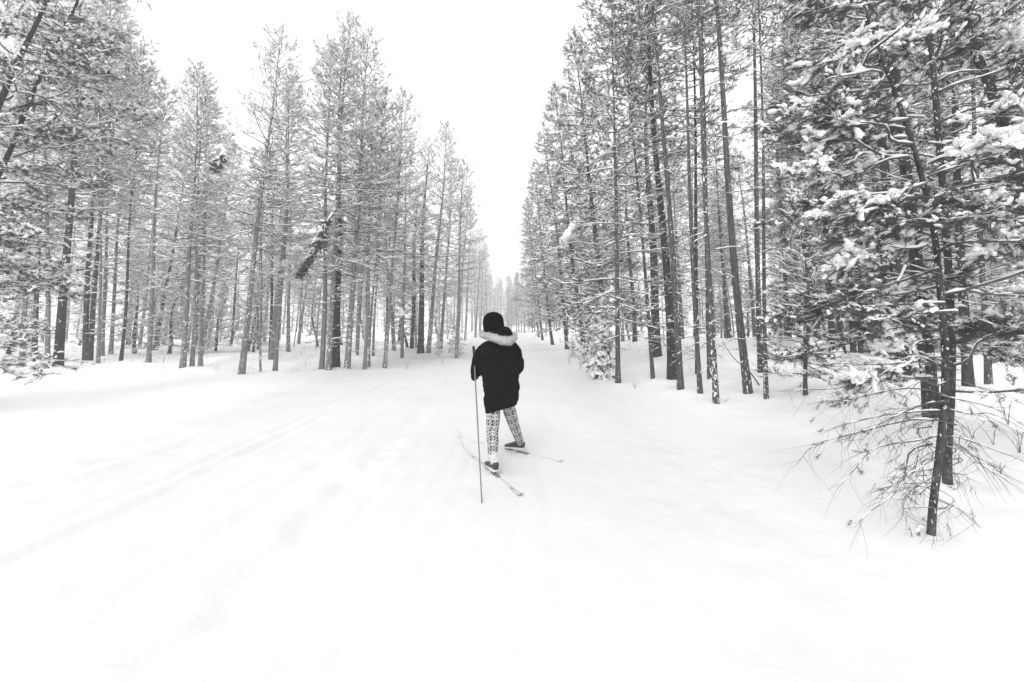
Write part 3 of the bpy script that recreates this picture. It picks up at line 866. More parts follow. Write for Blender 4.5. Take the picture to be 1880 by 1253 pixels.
def limb(buf, pts, radii, k=14, sub=5):
    """closed rounded tapered limb along points"""
    pts = np.array(pts, float); radii = np.array(radii, float)
    n = len(pts); f = np.linspace(0, n - 1, (n - 1) * sub + 1)
    P = np.stack([np.interp(f, np.arange(n), pts[:, i]) for i in range(3)], -1)
    R = np.interp(f, np.arange(n), radii)
    for _ in range(2):
        P[1:-1] = (P[:-2] + 2 * P[1:-1] + P[2:]) / 4
    d0 = unit(P[0] - P[1]); d1 = unit(P[-1] - P[-2])
    cs = [(0.97, 0.25), (0.75, 0.66), (0.4, 0.92)]
    P = np.concatenate([[P[0] + d0 * R[0] * c for c, _ in cs], P, [P[-1] + d1 * R[-1] * c for c, _ in cs[::-1]]])
    R = np.concatenate([[R[0] * s for _, s in cs], R, [R[-1] * s for _, s in cs[::-1]]])
    tubes(buf, P[None], R[None], k, cap=True)

def ball(buf, c, rx, ry, rz, rot=None, n=12, k=18):
    t = np.linspace(0.08, math.pi - 0.08, n)
    C = np.zeros((n, 3)); C[:, 2] = -np.cos(t) * rz
    b2 = Buf(); loft(b2, C, np.sin(t) * rx, np.sin(t) * ry, k)
    v = b2.v[0].astype(float)
    if rot is not None: v = v @ np.array(rot).T
    buf.add(v + np.array(c), b2.q[0], b2.t[0])

def fuse(buf, voxel, smooth, name, fold=0.0, fscale=6.0, stretch=(1, 1, 1)):
    """one continuous skin round overlapping pieces"""
    tmp = bpy.data.objects.new('tmp', buf.mesh('tmp'))
    COL.objects.link(tmp)
    r = tmp.modifiers.new('r', 'REMESH'); r.mode = 'VOXEL'; r.voxel_size = voxel
    s = tmp.modifiers.new('s', 'SMOOTH'); s.factor = 0.5; s.iterations = smooth
    dg = bpy.context.evaluated_depsgraph_get(); dg.update()
    me = bpy.data.meshes.new_from_object(tmp.evaluated_get(dg))
    bpy.data.objects.remove(tmp)
    me.name = name
    n = len(me.vertices)
    if fold:
        co = np.empty(n * 3, np.float32); me.vertices.foreach_get('co', co); co = co.reshape(n, 3)
        no = np.empty(n * 3, np.float32); me.vertices.foreach_get('normal', no); no = no.reshape(n, 3)
        st = Vector(stretch)
        d = np.array([mnoise.noise(Vector((c[0] * st.x, c[1] * st.y, c[2] * st.z)) * fscale) + 0.5 * mnoise.noise(Vector((c[0] * st.x, c[1] * st.y, c[2] * st.z)) * fscale * 2.3 + Vector((7, 3, 1))) for c in co])
        co = co + no * (d * fold)[:, None]
        me.vertices.foreach_set('co', co.astype(np.float32).ravel())
    me.polygons.foreach_set('use_smooth', np.ones(len(me.polygons), bool))
    me.update()
    return me

FL = on_ground(904, 872); FR = on_ground(950, 832)      # heels of the left and right boot
YB = 0.55 * FL.y + 0.45 * FR.y                            # depth of the trunk of the body
pxm = YB / FPX
HEAD = math.radians(28)                                   # the skier moves away and to the left
fwd = np.array([-math.sin(HEAD), math.cos(HEAD), 0.0]); lft = np.array([-math.cos(HEAD), -math.sin(HEAD), 0.0])
D = lambda px, py, dy=0.0: np.array(at_depth(px, py, YB + dy))
person = bpy.data.objects.new('person', None); COL.objects.link(person)
PO = np.array([D(915, 700)[0], YB, 0.0])
person.location = PO
tag(person, 'person in black parka, dark knit hat and patterned leggings skiing away', 'person')
def pmesh(name, me, mat, parent=None):
    me.transform(Matrix.Translation(Vector(-PO)))
    return link(name, me, parent or person, M[mat] if mat else None)

# body (mostly under the clothes): one continuous mesh
hc = D(905.5, 596)
hipL, hipR = D(907, 736, 0.0), D(930, 736, 0.06)
kneeL, kneeR = np.array(at_depth(904, 792, YB - 0.02)), np.array(at_depth(942, 776, YB + 0.22))
ankL = np.array(FL) + [0.0, 0.02, 0.15]; ankR = np.array(at_depth(954, 814, FR.y)); ankR[2] = max(ankR[2], FR.z + 0.10)
shL, shR = D(886, 641, 0.0), D(946, 639, 0.06)
elL, elR = D(873, 673, -0.02), D(953.5, 674, 0.05)
haL, haR = D(873, 689, 0.10), D(940, 690, 0.32)
b = Buf()
ball(b, hc, 0.078, 0.095, 0.115)
ball(b, hc + fwd * 0.09 + lft * 0.02 + [0, 0, -0.02], 0.016, 0.025, 0.025)      # nose
ball(b, hc + fwd * 0.06 + [0, 0, -0.085], 0.045, 0.045, 0.035)                  # chin
for sgn in (1, -1): ball(b, hc + lft * sgn * 0.078 + [0, 0, -0.02], 0.014, 0.02, 0.032)
limb(b, [hc + [0, 0, -0.05], D(914, 632)], [0.055, 0.06])
limb(b, [D(915, 640), D(917, 680), D(918, 722)], [0.12, 0.12, 0.12])
limb(b, [D(915, 640), shL, elL, haL], [0.07, 0.055, 0.042, 0.03])
limb(b, [D(915, 640), shR, elR, haR], [0.07, 0.055, 0.042, 0.03])
limb(b, [hipL, kneeL, ankL], [0.062, 0.052, 0.034])
limb(b, [hipR, kneeR, ankR], [0.062, 0.052, 0.034])
pmesh('body', fuse(b, 0.016, 2, 'body'), 'skin')

# parka
b = Buf()
rows = [(627, 915, 20), (632, 915, 29), (640, 915, 35), (652, 915.5, 36.5), (668, 916.5, 35), (690, 918.5, 34), (712, 920, 32.5), (730, 920.8, 31.2), (745, 920.5, 29.8), (750, 920, 29.0)]
C = [D(c, y) for y, c, h in rows]
loft(b, C, [h * pxm for _, _, h in rows], [h * pxm * 0.66 for _, _, h in rows], 28, rot=0.12)
limb(b, [D(905, 634), shL, elL, D(872, 684, 0.06)], [0.075, 0.074, 0.064, 0.047])
limb(b, [D(926, 634, 0.02), shR, elR, D(944, 688, 0.24)], [0.075, 0.072, 0.060, 0.048])
me = fuse(b, 0.0125, 3, 'parka', fold=0.016, fscale=5.5, stretch=(1, 1, 1.9))
co = np.empty(len(me.vertices) * 3, np.float32); me.vertices.foreach_get('co', co); co = co.reshape(-1, 3)
hemz = D(920, 750)[2]
k = np.clip((hemz + 0.10 - co[:, 2]) / 0.10, 0, 1)                 # the hem hangs lower on the left and flares in folds
co[:, 2] += k * (co[:, 0] - C[-1][0]) * 0.28
me.vertices.foreach_set('co', co.ravel()); me.update()
coat = pmesh('parka', me, 'coat')
# cuffs and a waist seam of the parka
for nm, p0, p1, r in (('cuff', D(871.5, 684, 0.05), D(872.5, 689, 0.09), 0.050),):
    cb = Buf(); limb(cb, [p0, p1], [r, r * 0.98]); pmesh(nm, cb.mesh(nm), 'knit', coat)
# hood lying on the back and its fur edge
hb = Buf()
ball(hb, D(927, 612, -0.07), 0.090, 0.085, 0.060, np.array(Matrix.Rotation(0.35, 3, 'Y')))
ball(hb, D(912, 611, -0.04), 0.118, 0.105, 0.060, np.array(Matrix.Rotation(0.25, 3, 'Y')))
ball(hb, D(912, 622, -0.02), 0.120, 0.100, 0.050, np.array(Matrix.Rotation(0.2, 3, 'Y')))
ball(hb, D(925, 607, -0.05), 0.090, 0.085, 0.050, np.array(Matrix.Rotation(0.30, 3, 'Y')))
hood = pmesh('hood', fuse(hb, 0.012, 3, 'hood', fold=0.010, fscale=14), 'coat', coat)
fp = np.array([D(886, 611, 0.10), D(885, 615, 0.02), D(890, 616.5, -0.09), D(901, 618.5, -0.165), D(914, 623, -0.195), D(926, 626.5, -0.195), D(936, 626, -0.165), D(944, 620.5, -0.07), D(944.5, 614, 0.05)])
fr = np.array([0.024, 0.030, 0.036, 0.040, 0.042, 0.044, 0.042, 0.035, 0.024])
fb = Buf(); limb(fb, fp, fr, k=12, sub=6)
fme = fuse(fb, 0.011, 2, 'fur_trim', fold=0.012, fscale=22)
nv = len(fme.vertices)
fco = np.empty(nv * 3, np.float32); fme.vertices.foreach_get('co', fco); fco = fco.reshape(-1, 3)
fno = np.empty(nv * 3, np.float32); fme.vertices.foreach_get('normal', fno); fno = fno.reshape(-1, 3)
fur = pmesh('fur_trim', fme, 'fur', hood)
rg = np.random.default_rng(3)
ii = rg.integers(0, nv, 9000)
dd = unit(fno[ii] + rg.normal(0, 0.55, (9000, 3)) + [0, 0, -0.15]); ww = unit(np.cross(dd, rg.normal(0, 1, (9000, 3)))) * 0.0016
p0 = fco[ii] + rg.normal(0, 0.004, (9000, 3)) - fno[ii] * 0.004
tri = np.stack([p0 - ww, p0 + ww, p0 + dd * rg.uniform(0.008, 0.022, (9000, 1))], 1).reshape(-1, 3)
hb2 = Buf(); hb2.add(tri, None, np.arange(len(tri)).reshape(-1, 3))
pmesh('fur', hb2.mesh('fur', False), 'fur', hood)
# knit hat with a folded brim
kb = Buf()
ks = 48
an = np.linspace(0, 2 * math.pi, ks, endpoint=False)
prof = [(-0.120, 0.085), (-0.124, 0.104), (-0.10, 0.109), (-0.05, 0.114), (-0.028, 0.114), (-0.024, 0.111), (0.0, 0.112), (0.035, 0.107), (0.065, 0.093), (0.09, 0.068), (0.104, 0.038), (0.109, 0.012), (0.110, 0.002)]
tiltm = np.array(Matrix.Rotation(-0.18, 3, 'X') @ Matrix.Rotation(-0.10, 3, 'Y'))
vs = []
for z_, r_ in prof:
    rib = 1 + 0.022 * np.sign(np.sin(an * 24 / 1.0)) * (1 if z_ < 0.08 else 0.4)
    vs.append(np.stack([np.cos(an) * r_ * rib, np.sin(an) * r_ * 1.10 * rib, np.full(ks, z_)], -1))
vs = (np.array(vs).reshape(-1, 3) * [1.07, 1.05, 1.0]) @ tiltm.T + hc + np.array([0, 0, 0.036])
ix = np.arange(len(prof) * ks).reshape(len(prof), ks)
kb.add(vs, np.stack([ix[:-1], np.roll(ix, -1, 1)[:-1], np.roll(ix, -1, 1)[1:], ix[1:]], -1).reshape(-1, 4))
pmesh('knit_hat', kb.mesh('knit_hat'), 'knit')
# mittens: palm, thumb, closed round the pole on the left
def mitten(hand, fdir, side):
    mb = Buf()
    ball(mb, hand, 0.045, 0.055, 0.060)
    ball(mb, hand + fdir * 0.035 + np.array([0, 0, -0.028]), 0.042, 0.045, 0.045)
    limb(mb, [hand + side * 0.03, hand + side * 0.055 + fdir * 0.03, hand + side * 0.035 + fdir * 0.065], [0.022, 0.020, 0.015], k=10)
    limb(mb, [hand - fdir * 0.10 + np.array([0, 0, 0.045]), hand], [0.046, 0.044], k=12)
    return fuse(mb, 0.010, 2, 'mitten', fold=0.004, fscale=20)
pmesh('mitten', mitten(haL, fwd, -lft), 'knit')
pmesh('mitten', mitten(haR, fwd, lft), 'knit')

# leggings: a knitted pattern, stitch by stitch
STAR = ["....##....##........", ".#..##.##.##..#...#.", ".##..#.##.#..##....#", "..##..####..##...###", "...##########....###", "..##..####..##...###", ".##..#.##.#..##....#", ".#..##.##.##..#...#.", "....##....##........"]
BAND = ["#..####..###..####..", "##..##..#####..##..#", "###....#######....##", "####..#########..###", "###....#######....##", "##..##..#####..##..#", "#..####..###..####.."]
DOT = ["#.#.#.#.#.#.#.#.#.#."]
BL = ["...................."]
PATT = STAR + BL + BAND + DOT + BAND + BL
def legging(pts, radii, phase):
    pts = np.array(pts, float); n = len(pts); rows_ = 140; cols = 100
    f = np.linspace(0, n - 1, rows_ + 1)
    P = np.stack([np.interp(f, np.arange(n), pts[:, i]) for i in range(3)], -1)
    for _ in range(40): P[1:-1] = (P[:-2] + 2 * P[1:-1] + P[2:]) / 4
    R = np.interp(f, np.arange(n), radii)
    for _ in range(60): R[1:-1] = (R[:-2] + 2 * R[1:-1] + R[2:]) / 4
    lb = Buf(); tubes(lb, P[None], R[None], cols)
    me = lb.mesh('leggings')
    me.materials.append(M['white_cloth']); me.materials.append(M['dark_cloth'])
    mi = np.zeros(rows_ * cols, np.int32)
    for r in range(rows_):
        line = PATT[(rows_ - r + phase) % len(PATT)]
        for c in range(cols): mi[r * cols + c] = 1 if line[c % 20] == '#' else 0
    me.polygons.foreach_set('material_index', mi)
    me.transform(Matrix.Translation(Vector(-PO)))
    o = bpy.data.objects.new('legging', me); COL.objects.link(o); o.parent = person
    return o
legging([hipL, (hipL + kneeL) / 2, kneeL, kneeL * 0.55 + ankL * 0.45 + fwd * -0.012, ankL + [0, 0, 0.02]], [0.070, 0.080, 0.068, 0.064, 0.046], 3)
legging([hipR, (hipR + kneeR) / 2, kneeR, kneeR * 0.55 + ankR * 0.45 + fwd * -0.012, ankR + [0, 0, 0.02]], [0.068, 0.077, 0.066, 0.058, 0.044], 9)

# skis, bindings, boots
def ski_points(tip, tail):
    a, c = on_ground(*tip), on_ground(*tail)
    return np.array([a.x, a.y, 0]), np.array([c.x, c.y, 0])
def make_ski(tip, tail, label, foot):
    a, c = ski_points(tip, tail)
    d = unit(a - c); Ln = np.linalg.norm(a - c); nrm = np.array([-d[1], d[0], 0])
    root = bpy.data.objects.new('ski', None); COL.objects.link(root)
    org = (a + c) / 2; root.location = org
    tag(root, label, 'ski', 'pair of cross country skis')
    bb = Buf(); N = 44
    s = np.linspace(0, 1, N)
    w = 0.018 + 0.005 * (2 * s - 1) ** 2
    w = w * np.where(s > 0.95, np.sqrt(np.clip((1.0 - s) / 0.05, 0.04, 1)), 1)
    zr = 0.10 * np.clip((s - 0.90) / 0.10, 0, 1) ** 1.6 + 0.015 * np.clip((0.04 - s) / 0.04, 0, 1)
    base_z = np.array([ground_z(*(c + d * Ln * q)[:2]) for q in s])
    bz = np.polyval(np.polyfit(s, base_z, 2), s) - 0.003
    ctr = c + d * (Ln * s)[:, None]; ctr[:, 2] = bz + zr
    th = 0.008 + 0.010 * np.exp(-((s - 0.5) / 0.25) ** 2)
    prof = []
    for sx, sz in ((-1, 0), (1, 0), (1, 0.6), (0.75, 1), (-0.75, 1), (-1, 0.6)):
        p = ctr + nrm * (w * sx)[:, None]; p[:, 2] += th * sz
        prof.append(p)
    V = np.stack(prof, 1); kx = 6
    ix = np.arange(N * kx).reshape(N, kx)
    q = np.stack([ix[:-1], np.roll(ix, -1, 1)[:-1], np.roll(ix, -1, 1)[1:], ix[1:]], -1).reshape(-1, 4)
    t = [(ix[0, 0], ix[0, j + 1], ix[0, j]) for j in range(1, 5)] + [(ix[-1, 0], ix[-1, j], ix[-1, j + 1]) for j in range(1, 5)]
    bb.add(V - org, q, t)
    link('board', bb.mesh('ski_board', False), root, M['ski'])
    # binding under the boot
    sf = float(np.clip(np.dot(foot - c, d) / Ln, 0.1, 0.9))
    fz = float(np.interp(sf, s, ctr[:, 2] + th))
    o3 = c + d * Ln * sf - org; o3[2] = fz
    nb_ = Buf()
    for off, wl, hh, ll in ((0.20, 0.026, 0.022, 0.05), (-0.02, 0.022, 0.012, 0.09)):
        ctrp = o3 + d * off
        v = [ctrp + d * (sx * ll) + nrm * (sy * wl * (0.8 if sz else 1)) + np.array([0, 0, sz * hh - 0.002]) for sz in (0, 1) for sy in (-1, 1) for sx in (-1, 1)]
        nb_.add(v, [(0, 2, 3, 1), (4, 5, 7, 6), (0, 1, 5, 4), (2, 6, 7, 3), (0, 4, 6, 2), (1, 3, 7, 5)])
    bi = link('binding', nb_.mesh('binding', False), root, M['metal'])
    return d, nrm, o3 + org
def make_boot(heel, d, n_, z0, ank, lift):
    """low cross-country boot, toe along d"""
    bb = Buf()
    st = [(-0.035, 0.030, 0.085), (-0.02, 0.037, 0.098), (0.02, 0.040, 0.100), (0.07, 0.038, 0.092), (0.12, 0.040, 0.072), (0.17, 0.044, 0.058), (0.215, 0.042, 0.046), (0.25, 0.030, 0.036), (0.265, 0.016, 0.028)]
    V = []
    kx = 12; aa = np.linspace(0, 2 * math.pi, kx, endpoint=False)
    for off, w, h in st:
        lz = z0 + lift * (1 - off / 0.26)
        V.append(np.array([heel + d * off + n_ * (math.cos(a) * w) + np.array([0, 0, lz + h * (0.5 + 0.5 * math.sin(a)) ** 0.75]) - np.array([0, 0, heel[2]]) for a in aa]))
    V = np.array(V); nst = len(st); ix = np.arange(nst * kx).reshape(nst, kx)
    q = np.stack([ix[:-1], np.roll(ix, -1, 1)[:-1], np.roll(ix, -1, 1)[1:], ix[1:]], -1).reshape(-1, 4)
    t = [(ix[0, 0], ix[0, j + 1], ix[0, j]) for j in range(1, kx - 1)] + [(ix[-1, 0], ix[-1, j], ix[-1, j + 1]) for j in range(1, kx - 1)]
    bb.add(V.reshape(-1, 3), q, t)
    boot = pmesh('boot', bb.mesh('boot'), 'boot')
    # heel counter and sole plate in light plastic, laces, pale cuff
    sb = Buf()
    v = []
    for off in (-0.042, 0.26):
        lz = z0 + lift * (1 - off / 0.26)
        for sy in (-1, 1):
            for h in (-0.010, 0.008):
                v.append(heel + d * off + n_ * sy * 0.036 + np.array([0, 0, lz + h - heel[2]]))
    sb.add(v, [(0, 1, 3, 2), (4, 6, 7, 5), (0, 4, 5, 1), (2, 3, 7, 6), (0, 2, 6, 4), (1, 5, 7, 3)])
    pmesh('sole', sb.mesh('sole', False), 'sock', boot)
    c0 = heel + d * 0.012 + np.array([0, 0, z0 + lift - heel[2] + 0.085])
    ax = unit(ank + np.array([0, 0, 0.05]) - c0)
    cb = Buf()
    tubes(cb, np.array([[c0 - ax * 0.02, c0 + ax * 0.015, c0 + ax * 0.055, c0 + ax * 0.085, c0 + ax * 0.084]]), np.array([[0.046, 0.047, 0.050, 0.053, 0.044]]), 20)
    pmesh('boot_cuff', cb.mesh('boot_cuff'), 'sock', boot)
    lb = Buf()
    for off in (0.085, 0.11, 0.135, 0.16):
        h = np.interp(off, [s_[0] for s_ in st], [s_[2] for s_ in st]); lz = z0 + lift * (1 - off / 0.26)
        p = [heel + d * off + n_ * sx * 0.028 + np.array([0, 0, lz + h * (0.98 if sx == 0 else 0.80) + 0.004 - heel[2]]) for sx in (-1, 0, 1)]
        tubes(lb, np.array([p]), np.full((1, 3), 0.003), 5)
    pmesh('lace', lb.mesh('lace'), 'sock', boot)
dL, nL, oL = make_ski((842, 811), (957, 915), 'ski under the near foot, its tail pointing toward the viewer', np.array(FL))
dR, nR, oR = make_ski((837, 799), (1032, 848), 'ski under the far foot, its tail pointing right', np.array(FR))
make_boot(np.array([oL[0], oL[1], 0.0]), dL, nL, oL[2] + 0.02, ankL, 0.02)
make_boot(np.array([oR[0], oR[1], 0.0]), dR, nR, oR[2] + 0.02, ankR, 0.03)

# ski pole in the left hand
tip = on_ground(885, 927); tip = np.array(tip)
topp = np.array(at_depth(869.5, 640, haL[1] + 0.0))
pole = bpy.data.objects.new('ski_pole', None); COL.objects.link(pole); pole.location = tip
tag(pole, 'slim ski pole held in the left mitten and planted in the snow', 'ski pole')
pd = unit(topp - tip); PL = np.linalg.norm(topp - tip)
pb = Buf(); tubes(pb, np.array([[-pd * 0.05, pd * PL * 0.5, pd * PL]]), np.array([[0.0055, 0.0075, 0.0085]]), 10, cap=True)
link('shaft', pb.mesh('shaft'), pole, M['metal'])
pb = Buf(); limb(pb, [pd * (PL - 0.10), pd * (PL - 0.04), pd * (PL + 0.015)], [0.013, 0.014, 0.017], k=10)
link('grip', pb.mesh('grip'), pole, M['black'])
pb = Buf(); sp_ = pd * PL
tubes(pb, np.array([[sp_, sp_ + [0.02, 0.02, -0.02], sp_ + [0.035, 0.03, -0.08], sp_ + [0.02, 0.03, -0.13], sp_ + [0.0, 0.01, -0.10]]]), np.full((1, 5), 0.006), 6)
link('strap', pb.mesh('strap'), pole, M['black'])
pb = Buf(); tubes(pb, np.array([[pd * -0.030, pd * -0.025, pd * -0.020]]), np.array([[0.010, 0.028, 0.010]]), 14)
link('basket', pb.mesh('basket'), pole, M['sock'])

# ------------------------------------------------------------------ saplings, bushes, twigs, snow lumps
SAPS = [
 (1108, 696, 1.9, 'buried', 'sapling buried under a thick coat of snow beside the first right pine'),
 (838, 655, 1.35, 'sapling1', 'young pine with snow laden bent shoots left of the skier'),
 (805, 655, 0.8, 'sapling0', 'small snowy bush at the foot of the left trees near the trail'),
 (1072, 668, 0.85, 'sapling1', 'low snowy bush on the bank where the trail narrows'),
 (1052, 656, 0.7, 'sapling0', 'smallest snowy bush on the bank, closest to the trail end'),
 (1600, 668, 0.6, 'sapling1', 'small snowy bush between two trunks on the right slope'),
]
for px, py, H, kind, lab in SAPS:
    loc = on_ground(px, py); loc.z = ground_z(loc.x, loc.y)
    plant(kind, loc, H, 0.03, RNG.uniform(0, 6.28), Vector((RNG.gauss(0, .08), 0, 1)).normalized(), 'd', lab, 'snowy saplings and bushes', name='pine_sapling', cat='sapling')
YNG = [
 (1479, 733, 3.6, 'young0', (1482, 619), 's', 'young pine with heavy snow pads on a thin bare stem'),
 (1085, 655, 4.5, 'young1', (1090, 560), 'd', 'young bushy pine behind the snow covered sapling'),
]
for px, py, H, kind, up, bark, lab in YNG:
    loc = on_ground(px, py)
    T = at_depth(up[0], up[1], loc.y)
    plant(kind, loc, H, 0.07, RNG.uniform(0, 6.28), (T - loc).normalized(), bark, lab, 'young pines by the trail', name='young_pine')

def twig_plant(px, py, h, n, seed, label, name='dry_shrub', spread=0.5, mat='wood', r=0.003):
    rng = np.random.default_rng(seed)
    loc = on_ground(px, py); loc.z = ground_z(loc.x, loc.y)
    e = bpy.data.objects.new(name, None); COL.objects.link(e); e.location = loc
    tag(e, label, 'shrub' if name == 'dry_shrub' else 'grass tuft', 'dry plants poking through the snow')
    for i in range(n):
        sb = Buf()
        a = rng.uniform(0, 6.28); l = h * rng.uniform(0.5, 1.1); s = spread * rng.uniform(0.2, 1)
        t = np.linspace(0, 1, 6)[:, None]
        dirv = np.array([math.cos(a) * s, math.sin(a) * s, 1.0])
        P = dirv * t * l + np.array([math.cos(a), math.sin(a), -0.5 * s]) * t ** 2 * l * 0.4 * s + rng.normal(0, 0.02 * l, (6, 3)) * t
        P[0] = (0, 0, -0.05)
        tubes(sb, P[None], (r * (1 - 0.7 * t[:, 0]))[None], 4)
        for j in range(rng.integers(2, 5)):
            k = rng.integers(2, 5); d2 = unit(dirv + rng.normal(0, 0.7, 3))
            q = np.stack([P[k], P[k] + d2 * l * 0.15, P[k] + d2 * l * 0.28 + rng.normal(0, 0.02 * l, 3)])
            tubes(sb, q[None], np.array([[r * 0.6, r * 0.5, r * 0.25]]), 3)
        link('stem', sb.mesh('stem'), e, M[mat])
twig_plant(1852, 790, 0.42, 5, 1, 'bare shrub stems by the right picture edge, upper clump')
twig_plant(1872, 830, 0.30, 4, 2, 'bare shrub stems at the right picture edge, lower clump')
twig_plant(1825, 820, 0.22, 3, 3, 'small forked twig in the snow right of the nearest young pine')
twig_plant(1785, 810, 0.25, 2, 4, 'thin forked twig just right of the nearest young pine trunk')
twig_plant(1835, 858, 0.10, 2, 5, 'short dark twig stub lying in snow right of the young pine')
twig_plant(1675, 985, 0.12, 1, 6, 'tiny bent stalk at the foot of the nearest young pine')
twig_plant(1330, 742, 0.10, 3, 7, 'low twigs in the snow right of the foremost flecked pine', spread=1.6)
twig_plant(1430, 690, 0.35, 4, 8, 'dry stems behind the thin bending pole pine')
twig_plant(1165, 715, 0.25, 5, 9, 'dry stalks in the snow right of the first right pine', spread=0.9)
twig_plant(1045, 668, 0.55, 8, 10, 'dry brushwood on the trail bank, beyond the snowy sapling')
twig_plant(1065, 680, 0.5, 7, 11, 'dry brushwood on the trail bank, nearer the snowy sapling')
twig_plant(560, 672, 0.3, 5, 12, 'dry stalks left of the cluster of four trunks', spread=1.2)
twig_plant(745, 680, 0.35, 3, 13, 'thin upright stalks by the lone pale leaning pine')
twig_plant(812, 668, 0.3, 5, 14, 'dry stalks beside the small snowy bush left of the skier')
twig_plant(40, 688, 0.25, 6, 15, 'dry stalks in the snow at the left picture edge', spread=1.2)
twig_plant(140, 684, 0.25, 5, 16, 'dry stalks right of the thick dark left pine', spread=1.3)
twig_plant(300, 668, 0.3, 4, 17, 'dry stalks left of the three snow flecked pines')

# thin twigs of buried heath and seedlings all through the wood
def undergrowth():
    rng = np.random.default_rng(31)
    n = 1700
    y = 9 + 26 * rng.random(n * 3) ** 1.3; x = rng.uniform(-30, 26, n * 3)
    ok = ((x > 4.2 + 0.03 * y) & (y > 6)) | ((x < -5.2) & (y > 13.2)) | ((x < -3.6) & (y > 19))
    pn = vnoise(x * 0.5, y * 0.5, 5) > -0.02
    x, y = x[ok & pn][:n], y[ok & pn][:n]
    z = np.array([ground_z(a, b_) for a, b_ in zip(x, y)])
    h = rng.uniform(0.08, 0.34, len(x))
    d = unit(np.stack([rng.normal(0, 0.5, len(x)), rng.normal(0, 0.5, len(x)), np.ones(len(x))], -1))
    t = np.linspace(0, 1, 4)[None, :, None]
    P = np.stack([x, y, z - 0.02], -1)[:, None] + d[:, None] * t * h[:, None, None] + rng.normal(0, 0.25, (len(x), 1, 3)) * t ** 2 * h[:, None, None]
    b = Buf(); tubes(b, P, 0.004 * (1.1 - t[..., 0]) * np.ones((len(x), 1)), 3)
    d2 = unit(d + rng.normal(0, 0.7, d.shape)); i = rng.integers(1, 3, len(x)); q0 = P[np.arange(len(x)), i]
    tubes(b, q0[:, None] + d2[:, None] * t * h[:, None, None] * 0.5, 0.003 * (1.1 - t[..., 0]) * np.ones((len(x), 1)), 3)
    o = link('undergrowth', b.mesh('undergrowth'), None, M['wood'])
    tag(o, 'fine dry twigs poking through the snow among the trees', kind='stuff')
undergrowth()

# stick leaning behind the tall bare pine
a = on_ground(1394, 708); c = at_depth(1325, 628, a.y + 0.4)
sb = Buf(); v = np.array(c) - np.array(a); t = np.linspace(-0.06, 1, 8)[:, None]
tubes(sb, (v * t + np.array([0.02, 0, 0.03]) * np.sin(t * 7))[None], (0.014 * (1.1 - 0.7 * t[:, 0]))[None], 6)
st_ = link('fallen_stick', sb.mesh('fallen_stick'), None, M['wood']); st_.location = a
tag(st_, 'fallen stick leaning behind the tall bare grey pine', 'stick')

# lumps of snow lodged in the branches
def clump(px, py, Y, w, h, label, tilt=0.0, seed=0):
    p = at_depth(px, py, Y)
    cb = Buf(); rng = np.random.default_rng(seed)
    R = np.array(Matrix.Rotation(tilt, 3, 'Y'))
    for i in range(5):
        o = R @ np.array([rng.normal(0, 0.12) * w, rng.normal(0, 0.25) * w, (i / 4 - 0.5) * 0.8 * h])
        ball(cb, o, w * 0.42, w * 0.42, h * 0.26, R, 8, 12)
    o = link('snow_clump', fuse(cb, max(min(w, h) * 0.07, 0.012), 2, 'snow_clump', fold=0.03, fscale=9), None, M['snow'])
    o.location = p
    tag(o, label, 'snow clump', 'snow clumps lodged in branches')
clump(1426, 432, 17.4, 0.40, 0.62, 'round snow clump lodged on the dark pine atop the rise', 0.2, 1)
clump(1047, 425, 15.6, 0.40, 1.0, 'long slanting snow clump in the dense pine over the trail', 0.6, 2)
clump(1104, 226, 15.0, 0.30, 0.60, 'upright snow clump high in the dense right pine', 0.1, 3)
clump(738, 573, 18.0, 0.22, 0.30, 'small round snow clump by the slim pine left of trail', 0.0, 4)
clump(752, 435, 18.0, 0.26, 0.34, 'snow clump high on the slim pine left of trail', 0.2, 5)

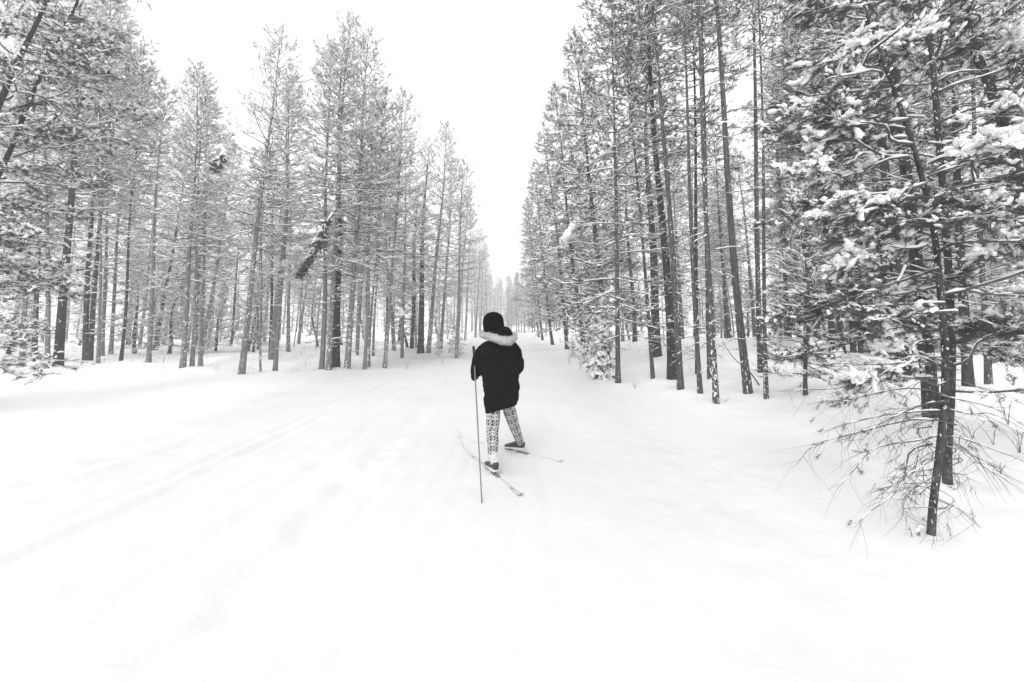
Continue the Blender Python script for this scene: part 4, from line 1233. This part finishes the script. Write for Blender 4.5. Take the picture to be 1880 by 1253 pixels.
# broken spruce top hanging in the left pines
def hanging(px0, py0, px1, py1, Y, label, seed):
    rng = np.random.default_rng(seed)
    p0 = np.array(at_depth(px0, py0, Y)); p1 = np.array(at_depth(px1, py1, Y))
    e = bpy.data.objects.new('broken_branch', None); COL.objects.link(e); e.location = p0
    tag(e, label, 'branch', 'broken branches hanging in the pines')
    v = p1 - p0; L = np.linalg.norm(v)
    wood, leaf, snow = Buf(), Buf(), Buf()
    az = math.atan2(v[1], v[0]); el = math.asin(v[2] / L)
    grow(rng, wood, leaf, snow, np.zeros((1, 3)), np.array([az]), np.array([L]), np.array([el]),
         dict(BASE, Lref=L, droop=0.03, up=0.0, br=0.03, cover=0.075, cover_p=0.95, twig0=60, twig=20, tw0=0.14, tw1=0.10, tcover=0.0, twig_up=-0.45, shoots=4, needles=22, shoot_up=-0.3, pad=0.04, pad_p=0.15, nw=0.007, s_in=0.08))
    b = link('branch', wood.mesh('branch'), e, M['wood'])
    link('needles', leaf.mesh('needles', False), b, M['needle']); link('snow_load', snow.mesh('snow_load'), b, M['snow'])
hanging(611, 392, 556, 496, 12.7, 'dark broken bough hanging with snow before the cluster of four', 5)
hanging(413, 275, 398, 303, 12.6, 'small dark broken bough in the crown beside the left clearing', 6)

# ------------------------------------------------------------------ haze
def haze():
    b = Buf()
    x0, x1, y0, y1, z0, z1 = -172, 172, -32, 202, -1.3, 17.5
    v = [(x, y, z) for z in (z0, z1) for y in (y0, y1) for x in (x0, x1)]
    b.add(v, [(0, 2, 3, 1), (4, 5, 7, 6), (0, 1, 5, 4), (2, 6, 7, 3), (0, 4, 6, 2), (1, 3, 7, 5)])
    m = bpy.data.materials.new('haze'); m.use_nodes = True
    n = m.node_tree.nodes
    n.remove(n['Principled BSDF'])
    pv = n.new('ShaderNodeVolumePrincipled')
    pv.inputs['Color'].default_value = (0.97, 0.97, 0.97, 1)
    pv.inputs['Density'].default_value = 0.0037
    m.node_tree.links.new(pv.outputs[0], n['Material Output'].inputs['Volume'])
    o = link('haze', b.mesh('haze', False), None, m)
    tag(o, 'thin winter haze in the air', kind='stuff')
haze()
